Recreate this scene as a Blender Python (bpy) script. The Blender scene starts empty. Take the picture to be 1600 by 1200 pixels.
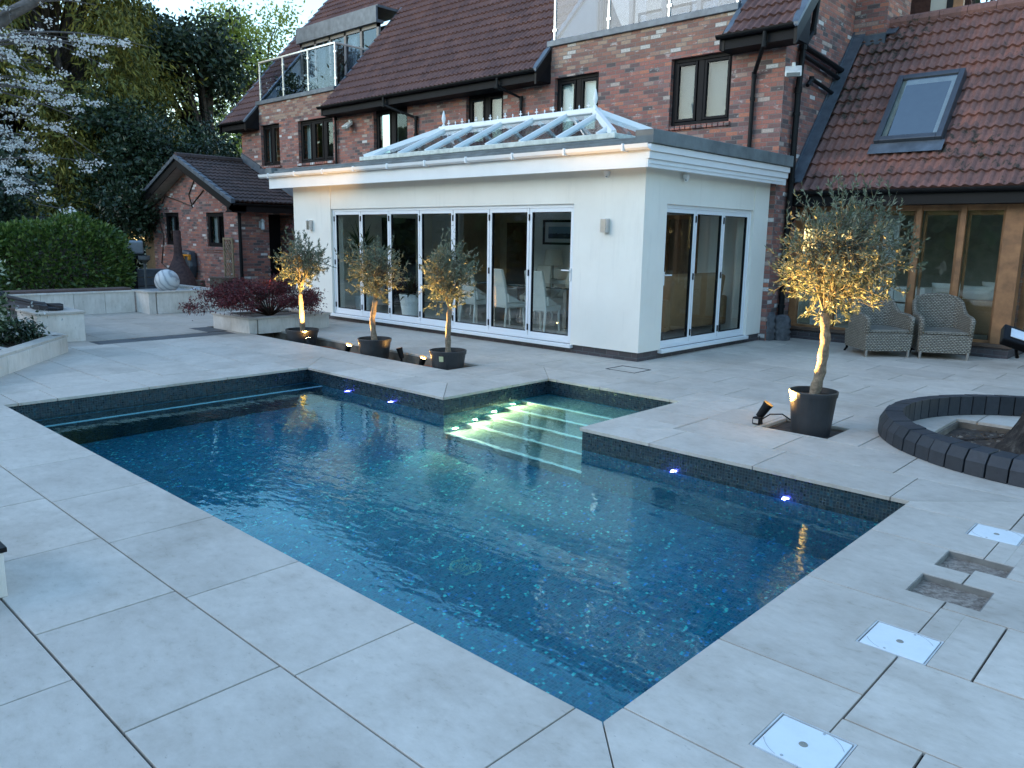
import bpy, math, random
import numpy as np
from mathutils import Vector, Matrix
random.seed(7); rng = np.random.default_rng(11)
C = bpy.context.scene
COL = C.collection
# ---------------------------------------------------------------- camera
f_px, yaw, pitch, roll, CH = 1223.9, .75186, .184757, .0159182, 1.736
fw = Vector((-math.sin(yaw)*math.cos(pitch), math.cos(yaw)*math.cos(pitch), -math.sin(pitch)))
rt = Vector((math.cos(yaw), math.sin(yaw), 0)); up = rt.cross(fw)
rr = rt*math.cos(roll)+up*math.sin(roll); uu = -rt*math.sin(roll)+up*math.cos(roll)
cd = bpy.data.cameras.new('camera'); cam = bpy.data.objects.new('camera', cd); COL.objects.link(cam)
cd.sensor_width = 36; cd.lens = 36*f_px/1600; cd.clip_start = .05; cd.clip_end = 600
m = Matrix((rr, uu, -fw)).transposed().to_4x4(); m.translation = (0, 0, CH); cam.matrix_world = m
C.camera = cam
# ---------------------------------------------------------------- sky, sun, exposure
SUN_EL, SUN_ROT = math.radians(18), math.radians(212)
w = bpy.data.worlds.new('World'); C.world = w; w.use_nodes = True
nt = w.node_tree; bg = nt.nodes['Background']
sky = nt.nodes.new('ShaderNodeTexSky'); sky.sky_type = 'NISHITA'; sky.sun_disc = False
sky.sun_elevation = SUN_EL; sky.sun_rotation = SUN_ROT; sky.air_density = 1.5; sky.dust_density = 0.0; sky.ozone_density = 3.5
nt.links.new(sky.outputs[0], bg.inputs[0]); bg.inputs[1].default_value = .15
sl = bpy.data.lights.new('sun', 'SUN'); sl.energy = .38; sl.angle = math.radians(40); sl.color = (1, .74, .46)
so = bpy.data.objects.new('sun', sl); COL.objects.link(so)
sd = Vector((math.sin(SUN_ROT)*math.cos(SUN_EL), math.cos(SUN_ROT)*math.cos(SUN_EL), math.sin(SUN_EL)))
so.rotation_euler = sd.to_track_quat('Z', 'Y').to_euler()
C.view_settings.view_transform = 'Standard'; C.view_settings.look = 'None'
C.view_settings.exposure = 1.88; C.view_settings.gamma = 1.0
C.render.engine = 'CYCLES'
try:
    C.cycles.max_bounces = 10; C.cycles.transparent_max_bounces = 24; C.cycles.use_denoising = True
    C.cycles.sample_clamp_indirect = 4; C.cycles.caustics_refractive = True; C.cycles.blur_glossy = .3
except Exception: pass

# ---------------------------------------------------------------- node helper
class N:
    def __init__(s, name):
        s.m = bpy.data.materials.new(name); s.m.use_nodes = True; s.t = s.m.node_tree
        s.b = s.t.nodes['Principled BSDF']; s.o = s.t.nodes['Material Output']
    def n(s, typ, **kw):
        x = s.t.nodes.new('ShaderNode'+typ)
        for k, v in kw.items(): setattr(x, k, v)
        return x
    def put(s, sock, v):
        if hasattr(v, 'is_linked') or isinstance(v, bpy.types.NodeSocket): s.t.links.new(v, sock)
        else: sock.default_value = v
    def math(s, op, a, b=0.0, c=None):
        x = s.n('Math', operation=op); s.put(x.inputs[0], a); s.put(x.inputs[1], b)
        if c is not None: s.put(x.inputs[2], c)
        return x.outputs[0]
    def vmath(s, op, a, b=(0, 0, 0)):
        x = s.n('VectorMath', operation=op); s.put(x.inputs[0], a); s.put(x.inputs[1], b); return x.outputs[0]
    def sep(s, v):
        x = s.n('SeparateXYZ'); s.put(x.inputs[0], v); return x.outputs
    def comb(s, a, b, c=0.0):
        x = s.n('CombineXYZ'); s.put(x.inputs[0], a); s.put(x.inputs[1], b); s.put(x.inputs[2], c); return x.outputs[0]
    def pos(s): return s.n('NewGeometry').outputs['Position']
    def nor(s): return s.n('NewGeometry').outputs['True Normal']
    def obj(s): return s.n('TexCoord').outputs['Object']
    def noise(s, vec, scale, detail=3.0, rough=.5):
        x = s.n('TexNoise'); s.put(x.inputs['Vector'], vec); x.inputs['Scale'].default_value = scale
        x.inputs['Detail'].default_value = detail; x.inputs['Roughness'].default_value = rough; return x.outputs[0]
    def white(s, vec):
        x = s.n('TexWhiteNoise', noise_dimensions='3D'); s.put(x.inputs[0], vec); return x.outputs[0]
    def ramp(s, fac, stops, interp='LINEAR'):
        x = s.n('ValToRGB'); s.put(x.inputs[0], fac); r = x.color_ramp; r.interpolation = interp
        while len(r.elements) < len(stops): r.elements.new(.5)
        for e, (p, c) in zip(r.elements, stops): e.position = p; e.color = (*c, 1) if len(c) == 3 else c
        return x.outputs[0]
    def mix(s, f, a, b, mode='MIX'):
        x = s.n('Mix', data_type='RGBA', blend_type=mode); s.put(x.inputs[0], f)
        s.put(x.inputs[6], a if not isinstance(a, tuple) or len(a) == 4 else (*a, 1))
        s.put(x.inputs[7], b if not isinstance(b, tuple) or len(b) == 4 else (*b, 1)); return x.outputs[2]
    def bump(s, h, strength=.5, dist=.01):
        x = s.n('Bump'); s.put(x.inputs['Height'], h); x.inputs['Strength'].default_value = strength
        x.inputs['Distance'].default_value = dist; s.t.links.new(x.outputs[0], s.b.inputs['Normal']); return x.outputs[0]
    def base(s, col, rough=.6, metal=0.0, spec=None):
        s.put(s.b.inputs['Base Color'], col if not isinstance(col, tuple) or len(col) == 4 else (*col, 1))
        s.put(s.b.inputs['Roughness'], rough); s.b.inputs['Metallic'].default_value = metal
        if spec is not None: s.b.inputs['Specular IOR Level'].default_value = spec
        return s
def plain(name, col, rough=.6, var=.18, scale=6.0, metal=0.0, bump=.0, bscale=60.0, spec=None):
    s = N(name); v = s.obj()
    nz = s.noise(v, scale, 4.0, .6)
    lo = tuple(c*(1-var) for c in col); hi = tuple(min(1, c*(1+var)) for c in col)
    s.base(s.ramp(nz, [(.3, lo), (.7, hi)]), rough, metal, spec)
    if bump: s.bump(s.noise(v, bscale, 3.0), bump, .004)
    return s.m
def uv_axis(s):
    """2-D coordinates on upright faces: along the wall, and up"""
    p = s.sep(s.pos()); n = s.sep(s.nor())
    ax = s.math('ABSOLUTE', n[0]); ay = s.math('ABSOLUTE', n[1])
    big = s.math('GREATER_THAN', ax, ay)
    u = s.math('ADD', s.math('MULTIPLY', p[0], s.math('SUBTRACT', 1.0, big)), s.math('MULTIPLY', p[1], big))
    return s.math('ADD', u, 100.03), s.math('ADD', p[2], 10.004)
def brick(name, stops, bw=.225, bh=.075, mortar=.011, mcol=(.2, .17, .15), rough=.85, weather=.5):
    s = N(name); u, v = uv_axis(s)
    row = s.math('FLOOR', s.math('DIVIDE', v, bh))
    sh = s.math('MULTIPLY', s.math('MODULO', row, 2.0), .5)
    uu_ = s.math('ADD', s.math('DIVIDE', u, bw), sh)
    wob = s.noise(s.pos(), 9.0, 2.0)
    colm = s.math('FLOOR', uu_)
    fu = s.math('MULTIPLY', s.math('FRACT', uu_), bw); fv = s.math('MULTIPLY', s.math('FRACT', s.math('DIVIDE', v, bh)), bh)
    eu = s.math('MINIMUM', fu, s.math('SUBTRACT', bw, fu)); ev = s.math('MINIMUM', fv, s.math('SUBTRACT', bh, fv))
    e = s.math('MINIMUM', eu, ev)
    e = s.math('ADD', e, s.math('MULTIPLY', s.math('SUBTRACT', wob, .5), .006))
    isb = s.n('MapRange', interpolation_type='SMOOTHSTEP'); s.put(isb.inputs[0], e)
    isb.inputs[1].default_value = mortar*.32; isb.inputs[2].default_value = mortar*.75
    rnd = s.white(s.comb(colm, row, 3.3))
    bc = s.ramp(rnd, stops, 'CONSTANT')
    nz = s.noise(s.pos(), 35.0, 4.0, .7)
    bc = s.mix(.75, bc, s.ramp(nz, [(.3, (.62, .60, .59)), (.7, (1.42, 1.38, 1.36))]), 'MULTIPLY')
    bc = s.mix(.13, bc, (.34, .27, .25, 1))
    # worn lime splashes of their own shape
    sp = s.noise(s.comb(s.math('MULTIPLY', u, 5.0), s.math('MULTIPLY', v, 9.0), 1.7), 1.0, 4.0, .65)
    bc = s.mix(s.math('MULTIPLY', s.ramp(sp, [(.61, (0, 0, 0)), (.68, (1, 1, 1))]), weather), bc, (.55, .51, .48, 1))
    s.base(s.mix(isb.outputs[0], (*mcol, 1), bc), rough)
    s.bump(s.math('ADD', isb.outputs[0], s.math('MULTIPLY', nz, .5)), .7, .008)
    return s.m
def mosaic(name, stops, size=.025, grout=.003, gcol=(.10, .24, .34), rough=.16):
    s = N(name); p = s.vmath('ADD', s.pos(), (50.0113, 50.0071, 20.0047)); n = s.sep(s.nor())
    q = s.vmath('DIVIDE', p, (size, size, size)); cell = s.vmath('FLOOR', q); fr = s.sep(s.vmath('FRACTION', q))
    mask = 1.0
    for i in range(3):
        g = s.math('MAXIMUM', s.math('LESS_THAN', fr[i], grout/size), s.math('GREATER_THAN', fr[i], 1-grout/size))
        g = s.math('MULTIPLY', g, s.math('LESS_THAN', s.math('ABSOLUTE', n[i]), .5))
        mask = s.math('MULTIPLY', mask, s.math('SUBTRACT', 1.0, g))
    rnd = s.white(cell)
    c = s.ramp(rnd, stops, 'CONSTANT')
    s.base(s.mix(mask, (*gcol, 1), c), s.math('ADD', s.math('MULTIPLY', s.white(s.vmath('ADD', cell, (3, 5, 7))), .25), rough))
    tilt = s.n('TexWhiteNoise', noise_dimensions='3D'); s.put(tilt.inputs[0], cell)
    nn = s.vmath('ADD', s.nor(), s.vmath('MULTIPLY', s.vmath('SUBTRACT', tilt.outputs[1], (.5, .5, .5)), (.12, .12, .12)))
    s.t.links.new(s.vmath('NORMALIZE', nn), s.b.inputs['Normal'])
    return s.m
def glass(name, tint=(.82, .86, .86), f0=.05, rough=0.0):
    s = N(name); s.t.nodes.remove(s.b)
    lw = s.n('LayerWeight'); lw.inputs[0].default_value = .5
    F = s.math('ADD', s.math('MULTIPLY', s.math('POWER', lw.outputs['Facing'], 5.0), 1-f0), f0)
    tr = s.n('BsdfTransparent'); tr.inputs[0].default_value = (*tint, 1)
    gl = s.n('BsdfGlossy'); gl.inputs['Roughness'].default_value = rough; gl.inputs[0].default_value = (1, 1, 1, 1)
    mx = s.n('MixShader'); s.put(mx.inputs[0], F); s.t.links.new(tr.outputs[0], mx.inputs[1]); s.t.links.new(gl.outputs[0], mx.inputs[2])
    s.t.links.new(mx.outputs[0], s.o.inputs[0]); return s.m
def emit(name, col, st):
    s = N(name); s.base((.05, .05, .05), .4); s.b.inputs['Emission Color'].default_value = (*col, 1); s.b.inputs['Emission Strength'].default_value = st
    return s.m
def leaf(name, stops, rough=.5, trans=.25, spec=.4):
    s = N(name)
    rnd = s.n('NewGeometry').outputs['Random Per Island']
    s.base(s.ramp(rnd, stops), rough, 0.0, spec)
    tl = s.n('BsdfTranslucent'); s.t.links.new(s.b.inputs['Base Color'].links[0].from_socket, tl.inputs[0])
    mx = s.n('MixShader'); mx.inputs[0].default_value = trans
    s.t.links.new(s.b.outputs[0], mx.inputs[1]); s.t.links.new(tl.outputs[0], mx.inputs[2]); s.t.links.new(mx.outputs[0], s.o.inputs[0])
    return s.m
def paving(name, tone=(.53, .475, .41), warm=(.44, .385, .325)):
    s = N(name); p = s.pos()
    isl = s.n('NewGeometry').outputs['Random Per Island']
    off = s.vmath('ADD', p, s.comb(s.math('MULTIPLY', isl, 37.0), s.math('MULTIPLY', isl, 91.0), 0.0))
    a = s.noise(off, 3.2, 7.0, .66); st = s.n('Mapping'); s.put(st.inputs[0], off); st.inputs[3].default_value = (3.0, 5.2, 1); st.inputs[2].default_value = (0, 0, .45)
    b = s.noise(st.outputs[0], 3.6, 8.0, .70); c = s.noise(off, 55.0, 3.0, .6)
    col = s.ramp(a, [(.25, warm), (.5, tone), (.75, tuple(min(1, x*1.12) for x in tone))])
    col = s.mix(.8, col, s.ramp(b, [(.26, (.66, .63, .59)), (.42, (.93, .92, .90)), (.6, (1.03, 1.03, 1.03)), (.78, (1.12, 1.12, 1.11))]), 'MULTIPLY')
    # pits and scuffs
    d = s.noise(st.outputs[0], 6.5, 5.0, .75)
    col = s.mix(s.ramp(d, [(.62, (0, 0, 0)), (.70, (.6, .6, .6))]), col, (.26, .225, .185, 1))
    dirt = s.noise(p, .55, 6.0, .68)
    col = s.mix(1.0, col, s.ramp(dirt, [(.30, (.74, .72, .69)), (.48, (.97, .965, .96)), (.7, (1.05, 1.05, 1.05))]), 'MULTIPLY')
    sh = s.math('ADD', s.math('MULTIPLY', isl, .20), .90)
    col = s.mix(1.0, col, s.comb(sh, sh, sh), 'MULTIPLY')
    s.base(col, s.math('ADD', s.math('MULTIPLY', b, .25), .42), 0, .35)
    s.bump(s.math('ADD', b, s.math('MULTIPLY', c, .25)), .35, .006)
    return s.m
def tiles_mat(name, stops, gauge_y, moss=.0):
    s = N(name); p = s.sep(s.pos())
    cx = s.math('FLOOR', s.math('DIVIDE', s.math('ADD', p[0], 200.0), .30))
    cy = s.math('FLOOR', s.math('DIVIDE', s.math('ADD', p[1], 100.0), gauge_y))
    rnd = s.white(s.comb(cx, cy, 1.0)); c = s.ramp(rnd, stops)
    nz = s.noise(s.pos(), 14.0, 5.0, .7)
    c = s.mix(.8, c, s.ramp(nz, [(.3, (.62, .6, .6)), (.7, (1.2, 1.18, 1.15))]), 'MULTIPLY')
    if moss:
        mm = s.noise(s.pos(), 7.0, 6.0, .75)
        patch = s.noise(s.pos(), .55, 2.0, .5)
        mm = s.math('ADD', mm, s.math('MULTIPLY', s.math('SUBTRACT', patch, .5), .5))
        c = s.mix(s.ramp(mm, [(.60-moss*.08, (0, 0, 0)), (.66-moss*.05, (.95, .95, .95))]), c, (.030, .026, .016, 1))
    s.base(c, .8); s.bump(nz, .5, .01); return s.m

# ---------------------------------------------------------------- mesh helper
class MB:
    def __init__(s): s.v = []; s.f = []
    def add(s, vs, fs):
        k = len(s.v); s.v += [tuple(map(float, a)) for a in vs]; s.f += [tuple(k+i for i in q) for q in fs]; return s
    def box(s, x0, x1, y0, y1, z0, z1):
        return s.add([(x, y, z) for z in (z0, z1) for y in (y0, y1) for x in (x0, x1)],
                     [(0, 2, 3, 1), (4, 5, 7, 6), (0, 1, 5, 4), (2, 6, 7, 3), (0, 4, 6, 2), (1, 3, 7, 5)])
    def prism(s, pts, vec):
        """a polygon of 3-D points pushed along vec"""
        n = len(pts); P = [Vector(p) for p in pts]; Q = [p+Vector(vec) for p in P]
        return s.add(P+Q, [tuple(range(n))[::-1], tuple(range(n, 2*n))]+[(i, (i+1) % n, n+(i+1) % n, n+i) for i in range(n)])
    def tube(s, path, r, seg=8, cap=True):
        P = [Vector(p) for p in path]; R = r if isinstance(r, (list, tuple)) else [r]*len(P)
        k = len(s.v); ref = None
        for i, p in enumerate(P):
            d = (P[min(i+1, len(P)-1)]-P[max(i-1, 0)]).normalized()
            if ref is None: ref = Vector((0, 0, 1)) if abs(d.z) < .9 else Vector((1, 0, 0))
            a = d.cross(ref).normalized(); b = d.cross(a); ref = -b if b.dot(ref) < 0 else b
            a = d.cross(ref).normalized(); b = d.cross(a)
            for j in range(seg):
                t = 2*math.pi*j/seg; q = p+(a*math.cos(t)+b*math.sin(t))*R[i]; s.v.append(tuple(q))
        for i in range(len(P)-1):
            for j in range(seg):
                s.f.append((k+i*seg+j, k+i*seg+(j+1) % seg, k+(i+1)*seg+(j+1) % seg, k+(i+1)*seg+j))
        if cap:
            s.f.append(tuple(k+j for j in range(seg))[::-1]); s.f.append(tuple(k+(len(P)-1)*seg+j for j in range(seg)))
        return s
    def lathe(s, prof, c=(0, 0, 0), seg=28):
        k = len(s.v)
        for r, z in prof:
            for j in range(seg):
                t = 2*math.pi*j/seg; s.v.append((c[0]+r*math.cos(t), c[1]+r*math.sin(t), c[2]+z))
        for i in range(len(prof)-1):
            for j in range(seg):
                s.f.append((k+i*seg+j, k+i*seg+(j+1) % seg, k+(i+1)*seg+(j+1) % seg, k+(i+1)*seg+j))
        return s
    def build(s, name, mat, parent=None, smooth=False, bevel=0, label=None, local=False, kind=None, cat=None, group=None, sub=0):
        me = bpy.data.meshes.new(name)
        off = Vector((0, 0, 0))
        if parent is not None and not local:
            q = parent
            while q is not None: off += q.location; q = q.parent
        me.from_pydata([tuple(Vector(v)-off) for v in s.v], [], s.f); me.update()
        return finish(name, me, mat, parent, smooth, bevel, label, kind, cat, group, sub)
def parts(mb, name, mat, parent=None, **kw):
    """each separate piece of mb as an object of its own"""
    up = list(range(len(mb.v)))
    def find(i):
        while up[i] != i: up[i] = up[up[i]]; i = up[i]
        return i
    for f in mb.f:
        a = find(f[0])
        for i in f[1:]: up[find(i)] = a
    grp = {}
    for f in mb.f: grp.setdefault(find(f[0]), []).append(f)
    out = []
    for fs in grp.values():
        ids = sorted({i for f in fs for i in f}); ix = {v: k for k, v in enumerate(ids)}
        q = MB(); q.v = [mb.v[i] for i in ids]; q.f = [tuple(ix[i] for i in f) for f in fs]
        out.append(q.build(name, mat, parent, **kw))
    return out
def finish(name, me, mat, parent, smooth=False, bevel=0, label=None, kind=None, cat=None, group=None, sub=0):
    for mt in (mat if isinstance(mat, list) else [mat]): me.materials.append(mt)
    if smooth:
        me.polygons.foreach_set('use_smooth', [True]*len(me.polygons))
    o = bpy.data.objects.new(name, me); COL.objects.link(o); o.parent = parent
    if bevel:
        b = o.modifiers.new('bevel', 'BEVEL'); b.width = bevel; b.segments = 2; b.limit_method = 'ANGLE'; b.harden_normals = False
    if sub:
        b = o.modifiers.new('subd', 'SUBSURF'); b.levels = b.render_levels = sub
    tag(o, label, cat, group, kind); return o
def tag(o, label=None, cat=None, group=None, kind=None):
    if label: o['label'] = label
    if cat: o['category'] = cat
    if group: o['group'] = group
    if kind: o['kind'] = kind
    return o
def thing(name, label, cat, loc=(0, 0, 0), rz=0, group=None):
    o = bpy.data.objects.new(name, None); COL.objects.link(o); o.location = loc; o.rotation_euler = (0, 0, rz)
    o.empty_display_size = .2
    return tag(o, label, cat, group)
def copy_tree(o, parent=None):
    c = o.copy(); COL.objects.link(c); c.parent = parent
    for ch in list(o.children): copy_tree(ch, c)
    return c
def lamp(name, typ, loc, energy, col, parent, size=.03, aim=None, spot=None, blend=.6):
    l = bpy.data.lights.new(name, typ); l.energy = energy; l.color = col; l.shadow_soft_size = size
    o = bpy.data.objects.new(name, l); COL.objects.link(o); off = Vector((0, 0, 0)); q = parent
    while q is not None: off += q.location; q = q.parent
    o.parent = parent; o.location = Vector(loc)-off
    if typ == 'SPOT': l.spot_size = math.radians(spot); l.spot_blend = blend
    if aim is not None: o.rotation_euler = (Vector(loc)-Vector(aim)).to_track_quat('Z', 'Y').to_euler()
    return o
def subtract(rects, holes):
    for hx0, hx1, hy0, hy1 in holes:
        out = []
        for x0, x1, y0, y1 in rects:
            if hx0 >= x1-1e-6 or hx1 <= x0+1e-6 or hy0 >= y1-1e-6 or hy1 <= y0+1e-6: out.append((x0, x1, y0, y1)); continue
            a0, a1 = max(x0, hx0), min(x1, hx1)
            if x0 < hx0-1e-6: out.append((x0, hx0, y0, y1))
            if x1 > hx1+1e-6: out.append((hx1, x1, y0, y1))
            if y0 < hy0-1e-6: out.append((a0, a1, y0, hy0))
            if y1 > hy1+1e-6: out.append((a0, a1, hy1, y1))
        rects = out
    return rects
def quads(V, name, mat, parent=None, **kw):
    """V: (n,4,3) array of quads -> mesh object"""
    n = len(V); me = bpy.data.meshes.new(name); off = np.zeros(3)
    q = parent
    while q is not None: off += np.array(q.location); q = q.parent
    me.vertices.add(n*4); me.vertices.foreach_set('co', (V-off).astype(np.float32).ravel())
    me.loops.add(n*4); me.loops.foreach_set('vertex_index', np.arange(n*4, dtype=np.int32))
    me.polygons.add(n); me.polygons.foreach_set('loop_start', np.arange(0, n*4, 4, dtype=np.int32))
    me.polygons.foreach_set('loop_total', np.full(n, 4, dtype=np.int32)); me.update(); me.validate()
    return finish(name, me, mat, parent, **kw)
def unit(a): return a/np.maximum(np.linalg.norm(a, axis=1, keepdims=True), 1e-9)
def leaves(P, D, L, W, curl=0.0):
    """diamond leaves: base points P, directions D, lengths L, widths W"""
    n = len(P); D = unit(D); S = unit(np.cross(D, rng.normal(size=(n, 3)))); U = np.cross(S, D)
    L = np.broadcast_to(L, (n,))[:, None]; W = np.broadcast_to(W, (n,))[:, None]
    mid = P+D*L*.45
    return np.stack([P, mid+S*W*.5+U*W*curl, P+D*L, mid-S*W*.5+U*W*curl], 1)

# ---------------------------------------------------------------- materials
BRK = [(0, (.25, .085, .065)), (.14, (.32, .105, .075)), (.28, (.16, .07, .062)), (.40, (.36, .13, .09)), (.50, (.23, .11, .10)),
       (.61, (.43, .145, .08)), (.67, (.07, .05, .05)), (.74, (.33, .21, .17)), (.80, (.27, .09, .065)), (.90, (.12, .06, .057)), (.955, (.62, .59, .57)), (.975, (.42, .33, .28))]
M = {}
M['brick'] = brick('red_brick', BRK)
M['brick_pale'] = brick('weathered_brick', [(0, (.22, .09, .06)), (.2, (.3, .16, .11)), (.4, (.34, .22, .15)), (.6, (.18, .08, .06)), (.75, (.27, .11, .07)), (.93, (.5, .46, .42))], weather=.6)
M['plinth'] = brick('dark_brick', [(0, (.02, .02, .025)), (.3, (.035, .03, .035)), (.6, (.05, .04, .045)), (.85, (.028, .026, .03))], mcol=(.10, .10, .10), weather=.1)
TEAL = [(0, (.003, .15, .235)), (.2, (.003, .19, .28)), (.4, (.004, .21, .30)), (.56, (.002, .13, .21)), (.68, (.005, .25, .34)),
        (.80, (.008, .31, .37)), (.87, (.003, .18, .36)), (.925, (.05, .62, .66)), (.95, (.03, .36, .76)), (.97, (.16, .85, .72))]
M['mosaic'] = mosaic('pool_mosaic', TEAL)
M['mosaic_dark'] = mosaic('waterline_mosaic', [(0, (.001, .008, .018)), (.3, (.002, .013, .026)), (.6, (.003, .02, .034)), (.85, (.005, .028, .046)), (.95, (.01, .055, .08))], gcol=(.035, .055, .065))
M['mosaic_step'] = mosaic('step_mosaic', [(0, (.17, .20, .19)), (.3, (.24, .26, .24)), (.6, (.19, .22, .21)), (.85, (.30, .32, .29)), (.95, (.40, .43, .39))], gcol=(.3, .34, .32))
M['paving'] = paving('porcelain_paving')
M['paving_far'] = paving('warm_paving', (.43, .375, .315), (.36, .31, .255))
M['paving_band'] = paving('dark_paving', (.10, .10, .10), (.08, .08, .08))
M['grout'] = plain('joint_sand', (.012, .011, .011), .95)
M['soil'] = plain('dark_soil', (.05, .036, .026), .95, .6, 18, bump=1, bscale=40)
s = N('white_render'); u, v = uv_axis(s)
sk = s.noise(s.comb(s.math('MULTIPLY', u, 7.0), s.math('MULTIPLY', v, .55)), 1.0, 5.0, .7); bl = s.noise(s.pos(), 1.3, 4.0, .6); gr = s.noise(s.pos(), 160.0, 3.0, .6); tw_ = s.noise(s.pos(), 11.0, 4.0, .6)
c_ = s.ramp(bl, [(.3, (.79, .735, .645)), (.7, (.85, .80, .71))]); c_ = s.mix(s.ramp(sk, [(.55, (0, 0, 0)), (.75, (.30, .30, .30))]), c_, (.60, .56, .49, 1)); s.base(c_, .85)
s.bump(s.math('ADD', gr, s.math('MULTIPLY', tw_, 1.5)), .3, .004); M['render'] = s.m
M['upvc'] = plain('white_plastic', (.78, .78, .77), .35, .03, 3)
M['alu'] = plain('white_aluminium', (.80, .80, .80), .3, .02, 3)
M['black'] = plain('black_plastic', (.006, .006, .007), .5, .2, spec=.2)
M['dframe'] = plain('dark_window_frame', (.008, .007, .008), .55, .1, spec=.15)
M['lead'] = plain('lead_flashing', (.10, .12, .145), .45, .3, 5, metal=.3)
M['felt'] = plain('grey_roof_felt', (.14, .155, .155), .8, .3, 3, bump=.4)
M['glass'] = glass('window_glass', (.86, .9, .9), .022); M['glass_room'] = glass('orangery_glass', (.93, .96, .955), .055)
M['glass_bal'] = glass('balcony_glass', (.75, .80, .86), .04)
M['steel'] = plain('stainless_steel', (.6, .6, .6), .3, .08, 8, metal=1)
M['oak'] = plain('oak_timber', (.27, .125, .05), .55, .35, 5); M['wood_dark'] = plain('dark_wood', (.06, .033, .022), .5, .3, 5)
M['wall_in'] = plain('interior_paint', (.80, .80, .78), .8, .03); M['floor_in'] = plain('polished_tile', (.60, .58, .55), .08, .06)
M['cream'] = plain('cream_leather', (.66, .64, .58), .5, .05); M['tan'] = plain('tan_leather', (.34, .19, .09), .5, .12)
M['white_block'] = paving('pale_cladding', (.68, .63, .57), (.58, .53, .46))
M['bark'] = plain('olive_bark', (.20, .15, .10), .85, .5, 30, bump=1.0, bscale=60)
M['tile_dark'] = tiles_mat('brown_roof_tiles', [(0, (.10, .050, .046)), (.5, (.13, .064, .056)), (1, (.155, .076, .064))], .2017)
M['tile_red'] = tiles_mat('red_roof_tiles', [(0, (.15, .078, .066)), (.35, (.185, .092, .077)), (.7, (.21, .102, .084)), (1, (.25, .110, .083))], .1874, moss=.35)
M['tile_shed'] = tiles_mat('shed_roof_tiles', [(0, (.040, .027, .026)), (1, (.075, .046, .042))], .27)

# ================================================================ GROUND, PAVING
PO = [(-9.02, 2.11), (-1.49, 2.11), (-1.49, 5.66), (-4.38, 5.66), (-4.38, 7.43), (-6.32, 7.43), (-6.32, 5.66), (-9.02, 5.66)]
PI_ = [(-9.62, 1.51), (-.89, 1.51), (-.89, 6.26), (-3.78, 6.26), (-3.78, 8.03), (-6.92, 8.03), (-6.92, 6.26), (-9.62, 6.26)]
PIT = (-13.0, -7.6, 6.87, 7.47); PIT4 = (-3.23, -2.6, 6.94, 7.5); PITT = (-2.0, .2, 7.3, 8.77)
COVERS = [(-1.07, -.79, 2.39, 2.66), (-1.07, -.78, 3.40, 3.68), (-1.075, -.79, 5.225, 5.495)]
TRAYS = [(-1.08, -.74, 4.12, 4.41), (-1.07, -.74, 4.575, 4.862)]
POOLR = [(-9.02, -1.49, 2.11, 5.66), (-6.32, -4.38, 5.66, 7.43)]
COPR = [(-9.62, -.89, 1.51, 6.26), (-6.92, -3.78, 6.2, 8.03)]
HOLES = [PIT, PIT4, PITT]+COVERS+TRAYS
BUILD = [(-15.28, -6.32, 9.4, 14.5), (-6.4, -2.72, 14.02, 18)]
AREA = (-18.6, 7.0, -6.0, 17.2)
g = MB()
for r in subtract([(-160, 160, -160, 160)], [AREA]): g.add([(r[0], r[2], -.06), (r[1], r[2], -.06), (r[1], r[3], -.06), (r[0], r[3], -.06)], [(0, 1, 2, 3)])
g.build('ground', plain('garden_earth', (.045, .05, .025), .95, .5, 3, bump=1, bscale=15), kind='structure')
g = MB()
for r in subtract([AREA], POOLR+HOLES): g.add([(r[0], r[2], -.018), (r[1], r[2], -.018), (r[1], r[3], -.018), (r[0], r[3], -.018)], [(0, 1, 2, 3)])
g.build('paving_bed', M['grout'], kind='structure')
def slabs(mb, area, holes, L, W, gap=.010, off=0.0, along='x', stagger=.5, y0=0.0, z=0.0, jit=0.0):
    x0, x1, ya, yb = area; k = math.floor((ya-y0)/W)
    while y0+k*W < yb:
        r0, r1 = y0+k*W, y0+(k+1)*W; s0 = off+(stagger*L if k % 2 else 0)
        i = math.floor((x0-s0)/L)
        while s0+i*L < x1:
            q = (max(x0, s0+i*L)+gap/2, min(x1, s0+(i+1)*L)-gap/2, max(ya, r0)+gap/2, min(yb, r1)-gap/2)
            if q[1]-q[0] > .02 and q[3]-q[2] > .02:
                nt_ = [h for h in COVERS+TRAYS if h in holes and h[0] <= q[0] and h[1] > q[0] and h[2] > q[2]+.01 and h[3] < q[3]-.01 and h[1] < q[1]]
                if nt_:
                    pts = [(q[0], q[3]), (q[1], q[3]), (q[1], q[2]), (q[0], q[2])]
                    for h in sorted(nt_, key=lambda h: h[2]): pts += [(q[0], h[2]), (h[1], h[2]), (h[1], h[3]), (q[0], h[3])]
                    mb.prism([(x, y, -.03) for x, y in pts[::-1]], (0, 0, .03+z)); i += 1; continue
                for p in subtract([q], holes):
                    if p[1]-p[0] > .004 and p[3]-p[2] > .004: mb.box(p[0], p[1], p[2], p[3], -.03, z+random.uniform(-.0008, .0008))
            i += 1
        k += 1
pm = MB(); H = COPR+HOLES+BUILD
slabs(pm, (-12.92, -.893, -6, 1.51), H, .975, .62, off=-4.145, y0=1.51-6.2)
slabs(pm, (-.893, 7.0, -6, 6.26), H, .97, .625, off=-.89, y0=2.78, stagger=.29)
slabs(pm, (-12.92, -9.62, 1.51, 6.87), H, .97, .62, off=-9.62, y0=1.51, stagger=.47)
slabs(pm, (-12.92, 7.0, 6.26, 14.5), H, .97, .62, off=-3.76, y0=6.26, stagger=.5)
slabs(pm, (-2.6, 7.0, 14.5, 17.0), H, .97, .62, off=-3.76, y0=6.26, stagger=.5)
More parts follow.
